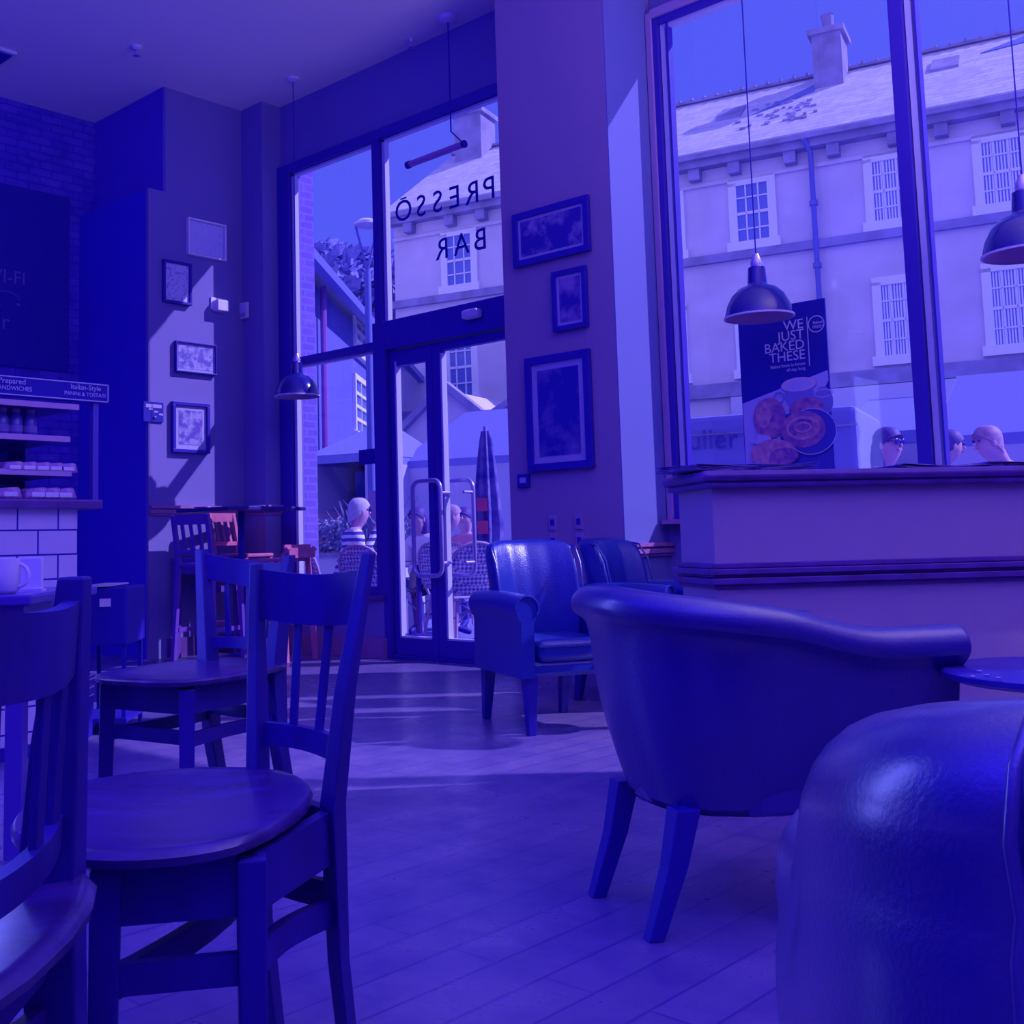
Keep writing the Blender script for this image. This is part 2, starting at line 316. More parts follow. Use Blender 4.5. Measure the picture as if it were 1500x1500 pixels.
# lettering on the transom pane (reads from the street)
INK = mat('vinyl_lettering', (.02, .01, .40), .6, .2)
tl = root('window_lettering', (-5.6, YW - .01, 3.1), 'black vinyl coffee bar lettering reversed on the pane above the glass door', 'lettering')
xs = [-4.93, -5.27, -5.38]
def glyph(ch, px_, py_, size):
    p = P(px_, py_, 1, YW - .012); text('letter', ch, size, p, (-1, 0, 0), (0, 0, 1), INK, tl, ext=.002)
for ch, a, b_ in (('P', 717, 277), ('R', 692, 284), ('E', 666, 290), ('S', 641, 297), ('S', 617, 303), ('O', 591, 310)): glyph(ch, a, b_, .255)
MB().box((P(591, 293, 1, YW - .012).x - .035, YW - .014, 3.74), (P(591, 293, 1, YW - .012).x + .035, YW - .010, 3.752)).build('accent_bar', INK, tl)
for ch, a, b_ in (('B', 704, 352), ('A', 676, 359), ('R', 648, 366)): glyph(ch, a, b_, .245)
# ------------------------------------------------------------ ceiling fittings
def ceiling_bit(name, px_, py_, r, label, cat):
    p = P(px_, py_, 2, 5.0); o = root(name, p, label, cat)
    MB().lathe(p, [(r, 0), (r, -.015), (r * .5, -.03)], 16, cap1=True).build('rose', PLAST, o, smooth=True)
    MB().lathe(p, [(.012, -.03), (.012, -.07), (.03, -.075), (.03, -.08)], 10, cap1=True).build('head', STEEL, o)
ceiling_bit('sprinkler', 200, 68, .045, 'small sprinkler head on the ceiling above the dark brick corner', 'sprinkler')
ceiling_bit('sprinkler', 602, 56, .02, 'tiny sprinkler head on the ceiling by the window wall', 'sprinkler')
v = root('air_vent', P(-20, 78, 2, 5.0), 'dark ceiling air vent with a pale rim at the left edge', 'vent'); p = P(25, 76, 2, 5.0)
MB().box((p.x - .6, p.y - .6, 4.975), (p.x, p.y, 4.999)).build('rim', PLAST, v); b = MB()
b.box((p.x - .57, p.y - .57, 4.96), (p.x - .03, p.y - .03, 4.974)); b.build('grille', BLACK, v)
# ============================================================ OUTSIDE
PAVE = brick_mat('paving', (.24, .235, .70), (.21, .20, .68), (.14, .13, .6), .6, .4, .006, ('X', 'Y'), rough=.8, spec=.2, bump=.2, noise_amt=.12)
struct('ground_street', MB().box((-60, 6.75, -.14), (40, 60, -.02)), PAVE)
struct('ground_threshold', MB().box((-9, 6.62, -.14), (3.3, 6.75, -.02)), PAVE)
U = Vector((.968, .252, 0)).normalized(); NF = Vector((.252, -.968, 0)).normalized(); P0 = PD(1183, 600, 23.0); P0.z = 0
def FW(u, n, z): return P0 + U * u + NF * n + Vector((0, 0, z))
def fpx(x, y, n=0.0):
    q = P0 + NF * n; d = ray(x, y); t = (q - C0).dot(NF) / d.dot(NF); w = C0 + d * t; return (w - P0).dot(U), w.z
def fbox(b, u0, u1, n0, n1, z0, z1): return b.obox(FW(u0, n0, z0), U * (u1 - u0), NF * (n1 - n0), (0, 0, z1 - z0))
STONE = mat('pale_stone', (.70, .62, .84), .9, .15, var=.16, vscale=1.3, bump=.3, bscale=9)
STONED = mat('weathered_stone', (.36, .32, .66), .9, .15, var=.35, vscale=2.5)
SLATE = brick_mat('roof_slates', (.70, .64, .80), (.58, .54, .76), (.42, .38, .64), .5, .13, .006, ('X', 'Z'), rough=.8, spec=.2, bump=.4, noise_amt=.2)
PANE = mat('dark_window_pane', (.12, .17, .62), .15, .6)
SASH = mat('white_sash', (.82, .80, .95), .6, .3)
PIPE = mat('blue_grey_pipe', (.14, .15, .60), .5, .3)
t = root('terrace_building', FW(-1, 0, 0), 'long pale stone terrace across the street with sash windows and slate roof', 'building')
fbox(MB(), -9.7, 12, -8, 0, 0, 9.0).build('wall', STONE, t)
b = MB(); e0, e1 = -9.85, 12.1; rz0 = 9.12; rz1 = 11.75
b.hexa([FW(e0, .35, rz0 - .12), FW(e1, .35, rz0 - .12), FW(e1, -3.6, rz1 - .12), FW(e0, -3.6, rz1 - .12), FW(e0, .35, rz0), FW(e1, .35, rz0), FW(e1, -3.6, rz1), FW(e0, -3.6, rz1)])
b.hexa([FW(e0, -3.6, rz1 - .12), FW(e1, -3.6, rz1 - .12), FW(e1, -8, rz0 - .12), FW(e0, -8, rz0 - .12), FW(e0, -3.6, rz1), FW(e1, -3.6, rz1), FW(e1, -8, rz0), FW(e0, -8, rz0)])
ro = b.build('roof', SLATE, t)
b = MB(); fbox(b, e0, e1, -3.7, -3.5, rz1, rz1 + .06)
for k in range(70): fbox(b, e0 + k * .31, e0 + k * .31 + .06, -3.72, -3.48, rz1 + .05, rz1 + .12)
b.build('ridge', STONED, t)
b = MB(); fbox(b, e0, e1, .0, .30, 8.80, 9.0); fbox(b, e0, e1, .30, .42, 8.95, 9.06); b.build('gutter', STONED, t)
for k in range(22):
    u = -9.3 + k * 1.0 + (.15 if k % 2 else 0)
    fbox(MB(), u, u + .24, 0, .24, 8.56, 8.8).build('corbel', STONED, t)
fbox(MB(), -9.7, 12, 0, .07, 8.42, 8.5).build('eaves_band', STONE, t)
fbox(MB(), -9.72, 12, 0, .12, 6.72, 6.9).build('string_course', STONED, t)
fbox(MB(), -9.72, 12, 0, .12, 3.82, 4.12).build('shop_cornice', STONED, t)
def sash(u0, u1, z0, z1, cols, rows, parent, n=.0, blinds=False):
    b = MB(); f = .07
    fbox(b, u0 - .1, u0 + f, n, n + .07, z0, z1); fbox(b, u1 - f, u1 + .1, n, n + .07, z0, z1); fbox(b, u0 - .1, u1 + .1, n, n + .07, z1 - f, z1 + .1); fbox(b, u0 - .16, u1 + .16, n, n + .12, z0 - .12, z0 + f)
    for i in range(1, cols): u = u0 + (u1 - u0) * i / cols; fbox(b, u - .015, u + .015, n, n + .05, z0, z1)
    for i in range(1, rows): z = z0 + (z1 - z0) * i / rows; hw = .03 if i * 2 == rows else .015; fbox(b, u0, u1, n, n + .05, z - hw, z + hw)
    if blinds:
        for i in range(1, 14): u = u0 + (u1 - u0) * i / 14; fbox(b, u - .014, u + .014, n, n + .028, z0, z1)
    w = b.build('window', SASH, parent); fbox(MB(), u0, u1, n + .004, n + .02, z0, z1).build('pane', PANE, w)
for u0, bl in ((-8.25, False), (-5.4, False), (-3.2, False), (-1.26, False), (1.45, True), (3.42, True), (5.8, False), (8.2, False)):
    sash(u0, u0 + .78, 7.02, 8.38, 3, 4, t, blinds=bl)
for u0, bl in ((-8.25, False), (-5.4, False), (-3.2, False), (-1.26, False), (1.47, True), (3.42, True), (5.8, False), (8.2, False)):
    sash(u0, u0 + .72, 4.3, 5.86, 3, 4, t, blinds=bl)
b = MB().tube([FW(.30, .42, 8.95), FW(.38, .16, 8.7), FW(.38, .14, 4.1), FW(.38, .14, .0)], .055, 8)
for z in (7.6, 6.3): b.lathe(FW(.38, .14, z), [(.09, 0), (.09, .1)], 8, True, True)
b.build('drainpipe', PIPE, t, smooth=True)
def chimney(u0, u1, n, z0, z1):
    b = MB(); fbox(b, u0, u1, n - .9, n, z0, z1); fbox(b, u0 - .08, u1 + .08, n - .98, n + .08, z1, z1 + .13); c = b.build('chimney', STONED, t)
    MB().lathe(FW((u0 + u1) / 2, n - .4, z1 + .13), [(.14, 0), (.17, .08), (.12, .15), (.14, .42), (.16, .45)], 12, cap1=True).build('chimney_pot', STONED, c)
chimney(.08, .72, -2.6, 10.2, 12.35); chimney(-9.35, -8.55, -2.8, 10.2, 12.5)
b = MB(); sl = (rz1 - rz0) / 3.95
def RW(u, n, dz=0): return FW(u, n, rz0 + (.35 - n) * sl + dz)
def rquad(b, u0, u1, n0, n1, dz0=.0, dz1=.06): return b.hexa([RW(u0, n0, dz0), RW(u1, n0, dz0), RW(u1, n1, dz0), RW(u0, n1, dz0), RW(u0, n0, dz1), RW(u1, n0, dz1), RW(u1, n1, dz1), RW(u0, n1, dz1)])
for u0, n0 in ((-1.95, -1.6), (2.55, -2.0)): rquad(MB(), u0, u0 + .55, n0, n0 - .7).build('skylight', STONED, t)
BLUELEAD = mat('lead_flashing', (.18, .22, .74), .6, .3, var=.3, vscale=9)
b = MB(); b.hexa([RW(-1.1, -1.5, .01), RW(.1, -2.4, .01), RW(.1, -3.0, .01), RW(-.1, -2.7, .01), RW(-1.1, -1.5, .03), RW(.1, -2.4, .03), RW(.1, -3.0, .03), RW(-.1, -2.7, .03)]); b.build('flashing', BLUELEAD, t)
b = MB(); b.hexa([RW(3.5, -2.6, .01), RW(5.4, -3.0, .01), RW(5.4, -3.5, .01), RW(4.3, -3.2, .01), RW(3.5, -2.6, .03), RW(5.4, -3.0, .03), RW(5.4, -3.5, .03), RW(4.3, -3.2, .03)]); b.build('flashing', BLUELEAD, t)
b = MB()
for k in range(46):
    u = random.gauss(-.35, .42); n = random.uniform(-.5, -2.1); rquad(b, u, u + random.uniform(.06, .16), n, n - .07, .0, .04)
b.build('moss_tufts', STONED, t)
fbox(MB(), -1.5, 11, .12, .16, 3.2, 3.8).build('shop_sign_board', mat('shop_board', (.55, .52, .82), .6, .3), t)
# ---------------- left house beyond the first window (faces right)
A = PD(586, 470, 27.0); B_ = PD(452, 444, 17.0)
hd = Vector((B_.x - A.x, B_.y - A.y, 0)).normalized(); hn = Vector((-hd.y, hd.x, 0))
if hn.dot(Vector((0, 0, 0)) - A) < 0: hn = -hn
hl = root('corner_house', Vector((A.x, A.y, 0)), 'pale rendered house with dark gutter seen through the far left window', 'building')
HR = mat('pale_render', (.14, .135, .58), .9, .15, var=.06, vscale=1)
H0 = Vector((A.x, A.y, 0)); ez = 6.35
def HW(s_, n, z): return H0 + hd * s_ + hn * n + Vector((0, 0, z))
def hbox(b, s0, s1, n0, n1, z0, z1): return b.obox(HW(s0, n0, z0), hd * (s1 - s0), hn * (n1 - n0), (0, 0, z1 - z0))
def hpx(x, y):
    d = ray(x, y); t_ = (H0 - C0).dot(hn) / d.dot(hn); w = C0 + d * t_; return (w - H0).dot(hd), w.z
ez = hpx(500, 457)[1]
hbox(MB(), .5, 11, -3.4, 0, 0, ez).build('wall', HR, hl)
b = MB(); b.hexa([HW(-1.2, .35, ez), HW(12.2, .35, ez), HW(12.2, -3.5, ez + 1.9), HW(-1.2, -3.5, ez + 1.9), HW(-1.2, .35, ez + .12), HW(12.2, .35, ez + .12), HW(12.2, -3.5, ez + 2.02), HW(-1.2, -3.5, ez + 2.02)]); b.build('roof', SLATE, hl)
hbox(MB(), -1.2, 12.2, .3, .45, ez - .12, ez + .02).build('gutter', PIPE, hl)
for (xa, ya, xb, yb) in ((541, 478, 519, 512), (541, 573, 519, 632)):
    s0, za = hpx(xa, ya); s1, zb = hpx(xb, yb); s0, s1 = min(s0, s1), max(s0, s1); z0, z1 = min(za, zb), max(za, zb)
    b = MB(); hbox(b, s0 - .1, s0, 0, .06, z0, z1); hbox(b, s1, s1 + .1, 0, .06, z0, z1); hbox(b, s0 - .1, s1 + .1, 0, .06, z1, z1 + .1); hbox(b, s0 - .15, s1 + .15, 0, .1, z0 - .12, z0)
    for i in (1, 2): s_ = s0 + (s1 - s0) * i / 3; hbox(b, s_ - .02, s_ + .02, 0, .05, z0, z1)
    for i in range(1, 4): z = z0 + (z1 - z0) * i / 4; hbox(b, s0, s1, 0, .05, z - .03, z + .03)
    w = b.build('window', SASH, hl); hbox(MB(), s0, s1, .005, .02, z0, z1).build('pane', PANE, w)
p = hpx(466, 560)
MB().tube([HW(p[0], .1, ez), HW(p[0], .1, 0)], .05, 8).build('drainpipe', mat('brown_pipe', (.30, .08, .50), .5, .3), hl)
# ---------------- stone porch behind the stalls
q = PD(660, 640, 21); b0 = Vector((q.x, q.y, 0))
sp = root('stone_lodge', b0, 'low weathered stone lodge with gables behind the market stall awnings', 'building')
def gable(du, w_, z1_, zp, n=0.0):
    o = b0 + U * du + NF * n; b = MB()
    r0 = [o, o + U * w_, o + U * w_ + Vector((0, 0, z1_)), o + U * w_ / 2 + Vector((0, 0, zp)), o + Vector((0, 0, z1_))]
    b.rings([r0, [v - NF * 3.0 for v in r0]]); return b
gable(-1.2, 2.3, 2.9, 3.75).build('gable_wall', STONE, sp); gable(1.1, 2.2, 3.3, 3.75, .1).build('gable_wall', STONE, sp)
for du, w_, z1_, zp, n in ((-1.2, 2.3, 2.9, 3.75, 0), (1.1, 2.2, 3.3, 3.75, .1)):
    o = b0 + U * du + NF * n; b = MB()
    for a_, c_ in (((-.15, z1_ - .1), (w_ / 2, zp + .1)), ((w_ / 2, zp + .1), (w_ + .15, z1_ - .1))):
        b.bar(o + U * a_[0] + Vector((0, 0, a_[1])) + NF * .05, o + U * c_[0] + Vector((0, 0, c_[1])) + NF * .05, .2, .12)
    b.build('coping', STONED, sp)
for du, z, r in ((-.1, 2.75, .38), (2.1, 2.95, .42)):
    o = b0 + U * du + NF * .12; b = MB()
    b.tube([o + U * (r * math.cos(a)) + Vector((0, 0, z - .3 + r * math.sin(a))) for a in [math.pi * k / 10 for k in range(11)]], .05, 6); b.build('arch', STONED, sp)
# ---------------- trees beyond
def leafmat(n, c, c2): return mat(n, c, .9, .1, c2=c2, vscale=4)
TR = leafmat('tree_foliage', (.30, .28, .72), (.16, .14, .60)); TK = mat('bark', (.15, .08, .45), .9, .1)
def tree(loc, h_, r, label, n=500, sq=1.0, top=None, leaf=.22):
    o = root('tree', loc, label, 'tree', 'trees beyond the corner house')
    MB().tube([loc, loc + Vector((0, 0, h_ * .55))], [.22, .12], 8).build('trunk', TK, o)
    b = MB(); c = Vector(loc) + Vector((0, 0, h_ - r * sq))
    for k in range(n):
        d = Vector((random.gauss(0, 1), random.gauss(0, 1), random.gauss(0, 1))).normalized() * r * random.random() ** .35
        d.z *= sq; d *= 1 + .25 * noise.noise(d * .8); q = c + d
        a = Vector((random.gauss(0, 1), random.gauss(0, 1), random.gauss(0, 1))).normalized(); e = a.orthogonal().normalized(); f = a.cross(e); s_ = leaf * random.uniform(.6, 1.4)
        b.quad([q - e * s_, q - f * s_ * .6, q + e * s_, q + f * s_ * .6])
    b.build('foliage', TR, o, recalc=False)
def tree_at(x, ytop, dep, r, label, **k):
    q = PD(x, ytop, dep); tree(Vector((q.x, q.y, 0)), q.z, r, label, **k)
tree_at(468, 382, 40, 2.3, 'hazy tree crown just left of the street lamp head', n=2600, leaf=.3)
tree_at(508, 362, 47, 2.9, 'tallest hazy tree crown right behind the street lamp', n=3200, leaf=.32)
tree_at(546, 398, 36, 1.7, 'small darker tree crown against the terrace end wall', n=1600, leaf=.26)
# ---------------- street lamp
lp = P(540, 700, 2, 0.0)
q = PD(537, 330, 13.5); lx = Vector((q.x, q.y, 0)); lz = q.z
sl_ = root('street_lamp', lx, 'tall grey street lamp with a flat disc head outside the far left window', 'street lamp')
MB().tube([lx, lx + Vector((0, 0, 1)), lx + Vector((0, 0, lz - .55))], [.075, .05, .04], 10).build('pole', PIPE, sl_, smooth=True)
b = MB(); r_ = Vector((.711, .703, 0))
for s_ in (-1, 1): b.tube([lx + Vector((0, 0, lz - .55)), lx + r_ * .13 * s_ + Vector((0, 0, lz - .02))], .014, 6)
b.build('bracket', PIPE, sl_)
MB().lathe(lx + Vector((0, 0, lz - .02)), [(.12, 0), (.15, .02), (.15, .05), (.08, .09), (.02, .1)], 20, True, True).build('lamp_head', PLAST, sl_, smooth=True)
# ---------------- brick pier and its white reveal outside the first window
q0 = P(437, 600, 1, 6.95); q1 = P(452, 600, 1, 6.95)
BR = brick_mat('red_brick_pier', (.22, .12, .64), (.18, .10, .62), (.20, .17, .66), .22, .075, .012, ('Y', 'Z'), rough=.9, spec=.1, bump=.3)
struct('wall_pier', MB().box((-8.6, 6.74, -.02), (q1.x, 7.05, 5.4)), BR)
# ---------------- market stalls
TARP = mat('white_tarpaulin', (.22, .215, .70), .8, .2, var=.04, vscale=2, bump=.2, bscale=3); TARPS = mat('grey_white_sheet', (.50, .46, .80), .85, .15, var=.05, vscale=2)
POLE = mat('stall_pole', (.5, .45, .8), .4, .4)
def stall(pt, w_, d_, zt, ze, label, sides=(2, 3, 1, 0), valance=.35):
    o = root('market_stall', pt, label, 'market stall', None)
    a = [pt, pt + U * w_, pt + U * w_ - NF * d_, pt - NF * d_]
    for p_ in a: MB().tube([p_, p_ + Vector((0, 0, ze))], .025, 6).build('pole', POLE, o)
    b = MB(); z = Vector((0, 0, 1)); rd0 = pt + U * (w_ * .18) - NF * d_ / 2 + z * zt; rd1 = pt + U * (w_ * .82) - NF * d_ / 2 + z * zt
    e = [p_ + z * ze for p_ in a]
    for f in ((e[0], e[1], rd1, rd0), (e[2], e[3], rd0, rd1), (e[1], e[2], rd1), (e[3], e[0], rd0)): b.quad(f)
    for i in range(4): b.quad([e[i], e[(i + 1) % 4], e[(i + 1) % 4] - z * valance, e[i] - z * valance])
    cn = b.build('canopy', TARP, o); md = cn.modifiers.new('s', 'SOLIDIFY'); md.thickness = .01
    if sides:
        b = MB()
        for i in sides: b.quad([a[i], a[(i + 1) % 4], a[(i + 1) % 4] + z * (ze - valance), a[i] + z * (ze - valance)])
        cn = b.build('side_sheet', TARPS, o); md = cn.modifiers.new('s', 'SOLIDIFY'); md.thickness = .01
    return o, a
def at_z0(x, dep): q = PD(x, 800, dep); return Vector((q.x, q.y, 0))
s1, _ = stall(at_z0(1236, 11.0), .95, 2.0, 2.30, 1.88, 'white canopy market stall right of the bakery poster', valance=.12)
s2, _ = stall(at_z0(1378, 9.6), .90, 2.0, 2.35, 1.72, 'white draped market stall behind the two readers with a dark and a fair head', valance=.1)
s3, _ = stall(at_z0(586, 15.0), 2.2, 2.5, 2.75, 2.0, 'long white market stall seen through the glass door', valance=.1)
s4, _ = stall(at_z0(448, 14.5), .95, 2.2, 2.45, 2.05, 'white peaked stall with a blue back beyond the far left window', sides=(2, 3, 1), valance=.1)
OFF = s4.location.copy(); o = at_z0(468, 14.6)
MB().obox(o - NF * .9 + Vector((0, 0, .3)), U * .85, NF * .03, (0, 0, 1.6)).build('blue_sheet', mat('blue_sheet', (.10, .12, .72), .8, .2, var=.3, vscale=1.5), s4)
# trader's trailer with grey lettering
o = at_z0(1008, 10.2); tr = root('catering_trailer', o, 'white catering trailer with grey lettering left of the bakery poster', 'trailer')
ux = Vector((.968, .252, 0)); 
MB().obox(o + Vector((0, 0, .35)), U * 1.5, -NF * 1.5, (0, 0, 1.65)).build('body', TARP, tr, bevel=.05)
MB().obox(o + Vector((0, 0, 1.82)) + NF * .02, U * 1.5, NF * .01, (0, 0, .015)).build('trim_line', STONED, tr)
for du in (.3, 1.2): MB().lathe(o + U * du - NF * .02 + Vector((0, 0, .2)), [(.2, 0), (.2, .15)], 16, True, True, axis=NF).build('wheel', BLACK, tr)
GREYL = mat('grey_lettering', (.07, .06, .50), .7, .2)
pp = o; dd = ray(1045, 645); tt = (o - C0).dot(NF) / dd.dot(NF); q = C0 + dd * tt + NF * .015
text('lettering', 'uller', .25, q, U, (0, 0, 1), GREYL, tr, ext=.002)
dd = ray(1103, 645); tt = (o - C0).dot(NF) / dd.dot(NF); text('lettering', 'K', .25, C0 + dd * tt + NF * .015, U, (0, 0, 1), GREYL, tr, ext=.002)
# closed parasol
o = at_z0(716, 9.6); pr = root('closed_parasol', o, 'tall folded dark parasol with red and white panels outside the door', 'parasol')
MB().tube([o, o + Vector((0, 0, 1.9))], .02, 8).build('pole', STEEL, pr); b = MB()
prof = [(.03, 1.86), (.045, 1.78), (.065, 1.6), (.09, 1.3), (.11, 1.05), (.09, .78), (.06, .6)]
def pleat(prof):
    rs = []
    for r, z in prof: rs.append([o + Vector((r * (1 + .22 * math.cos(8 * t)) * math.cos(t), r * (1 + .22 * math.cos(8 * t)) * math.sin(t), z)) for t in [2 * math.pi * k / 48 for k in range(48)]])
    return rs
MB().rings(pleat(prof)).build('canopy', mat('parasol_cloth', (.30, .24, .66), .8, .2, c2=(.06, .05, .46), vscale=9), pr, smooth=True)
RED = mat('red_cloth', (.85, .10, .30), .8, .2); m_ = Vector((.702, -.711, 0))
for z in (1.17, .98): MB().obox(o + m_ * .13 - Vector((.711, .703, 0)) * .1 + Vector((0, 0, z)), Vector((.711, .703, 0)) * .09, m_ * .01, (0, 0, .11)).build('red_panel', RED, pr)
MB().lathe(o, [(.25, 0), (.25, .05), (.05, .07)], 20, True, True).build('base', BLACK, pr)
# planter with flowers in front of the far left window
WH = mat('planter_white', (.66, .62, .88), .8, .2)
o = at_z0(452, 12.6); pl = root('planter', o, 'long pale planter with bushy flowers behind the man in stripes', 'planter')
MB().obox(o, U * 1.25, -NF * .4, (0, 0, .78)).build('box', WH, pl); MB().obox(o - U * .02 + NF * .02 + Vector((0, 0, .78)), U * 1.29, -NF * .44, (0, 0, .05)).build('rim', STONED, pl)
FL = mat('planter_leaves', (.35, .34, .66), .9, .1, c2=(.16, .16, .55), vscale=20); FLW = mat('pale_flowers', (.75, .7, .9), .9, .1)
for nm, m, n, zs, sz in (('foliage', FL, 1500, .38, .035), ('flowers', FLW, 350, .42, .03)):
    b = MB()
    for k in range(n):
        uu = random.uniform(0, 1.2); zz = random.random() * zs * (.6 + .4 * math.sin(uu * 7)); q = o + U * uu - NF * random.uniform(-.02, .4) + Vector((0, 0, .82 + zz))
        a = Vector((random.gauss(0, 1), random.gauss(0, 1), random.gauss(0, 1))).normalized(); e = a.orthogonal().normalized(); f = a.cross(e)
        b.quad([q - e * sz, q - f * sz * .6, q + e * sz, q + f * sz * .6])
    if nm == 'foliage':
        for k in range(46):
            q = o + U * random.uniform(.3, 1.1) - NF * .2 + Vector((0, 0, .95)); d = Vector((random.gauss(0, .18), random.gauss(0, .18), random.uniform(.3, .5)))
            b.tube([q, q + d * .6, q + d], [.009, .007, .002], 4)
    b.build(nm, m, pl, recalc=False)
# bins/box behind planter
o = at_z0(541, 12.4)
bx_ = root('notice_box', o + Vector((0, 0, 0)), 'brown box on a post right of the planter flowers', 'box')
MB().obox(o + Vector((0, 0, 1.05)), U * .2, -NF * .2, (0, 0, .45)).build('box_body', mat('brown_box', (.34, .2, .62), .8, .2), bx_); MB().tube([o + U * .1 - NF * .1, o + U * .1 - NF * .1 + Vector((0, 0, 1.05))], .03, 6).build('post', BLACK, bx_)
# ---------------- bistro furniture and people
CANE = mat('cane', (.50, .30, .60), .6, .3); WEAVE = None
def weave():
    m = bpy.data.materials.new('woven_cane'); m.use_nodes = True; N = m.node_tree.nodes; L = m.node_tree.links; b = N['Principled BSDF']
    t = N.new('ShaderNodeTexCoord'); k = N.new('ShaderNodeTexChecker'); k.inputs['Scale'].default_value = 42; k.inputs['Color1'].default_value = (.72, .62, .88, 1); k.inputs['Color2'].default_value = (.16, .10, .50, 1)
    mp = N.new('ShaderNodeMapping'); mp.inputs['Rotation'].default_value = (0, math.radians(45), 0); L.new(t.outputs['Object'], mp.inputs[0]); L.new(mp.outputs[0], k.inputs[0]); L.new(k.outputs[0], b.inputs['Base Color']); return m
WEAVE = weave()
def bistro_chair(loc, rz, label):
    """local: faces +Y, back at -Y"""
    o = root('bistro_chair', (0, 0, 0), label, 'chair', 'cane bistro chairs on the pavement', world=False)
    seat = MB().lathe((0, 0, .44), [(.001, .0), (.2, 0), (.21, .012), (.2, .03), (.001, .035)], 24); seat.build('seat', WEAVE, o, smooth=True)
    for s in (-1, 1):
        MB().tube([(s * .15, .15, .44), (s * .18, .2, .0)], .013, 6).build('leg', CANE, o); MB().tube([(s * .14, -.15, .44), (s * .19, -.24, .0)], .013, 6).build('leg', CANE, o)
        MB().tube([(s * .165, .18, .24), (0, .05, .36), (s * .165, -.2, .24)], .008, 6).build('brace', CANE, o)
    def bk(x, z): return (x, -.17 - .28 * (z - .44) + .5 * x * x, z)
    hoop = [bk(-.17, .44), bk(-.21, .58), bk(-.215, .7)] + [bk(.215 * math.cos(a), .72 + .19 * math.sin(a)) for a in [math.pi * (1 - k / 10) for k in range(11)]] + [bk(.215, .7), bk(.21, .58), bk(.17, .44)]
    MB().tube(hoop, .014, 8).build('back_frame', CANE, o, smooth=True)
    b = MB(); rr = []
    for i in range(9):
        z = .5 + .39 * i / 8; w_ = .2 if z < .72 else .2 * math.sqrt(max(0.02, 1 - ((z - .72) / .19) ** 2)); rr.append([Vector(bk(w_ * (j / 4 - 1), z)) for j in range(9)])
    b.rings(rr, close=False); wv = b.build('woven_back', WEAVE, o, smooth=True); md = wv.modifiers.new('s', 'SOLIDIFY'); md.thickness = .008
    o.location = loc; o.rotation_euler = (0, 0, rz); return o
SKIN = mat('skin', (.60, .34, .62), .6, .3); HAIRG = mat('grey_hair', (.62, .54, .82), .8, .2, var=.2, vscale=30); HAIRD = mat('dark_hair', (.10, .05, .46), .6, .3, var=.3, vscale=30); HAIRF = mat('fair_hair', (.45, .26, .60), .6, .3, var=.3, vscale=30)
STRIPE = stripe_mat('navy_and_white_stripes', (.05, .04, .44), (.82, .78, .95), 5.2)
SHIRT = mat('pale_shirt', (.80, .74, .94), .8, .2); PINK = mat('pink_top', (.60, .22, .50), .8, .2); DENIM = mat('dark_trousers', (.08, .06, .50), .8, .2); SPECS = mat('sunglasses', (.02, .01, .40), .2, .6)
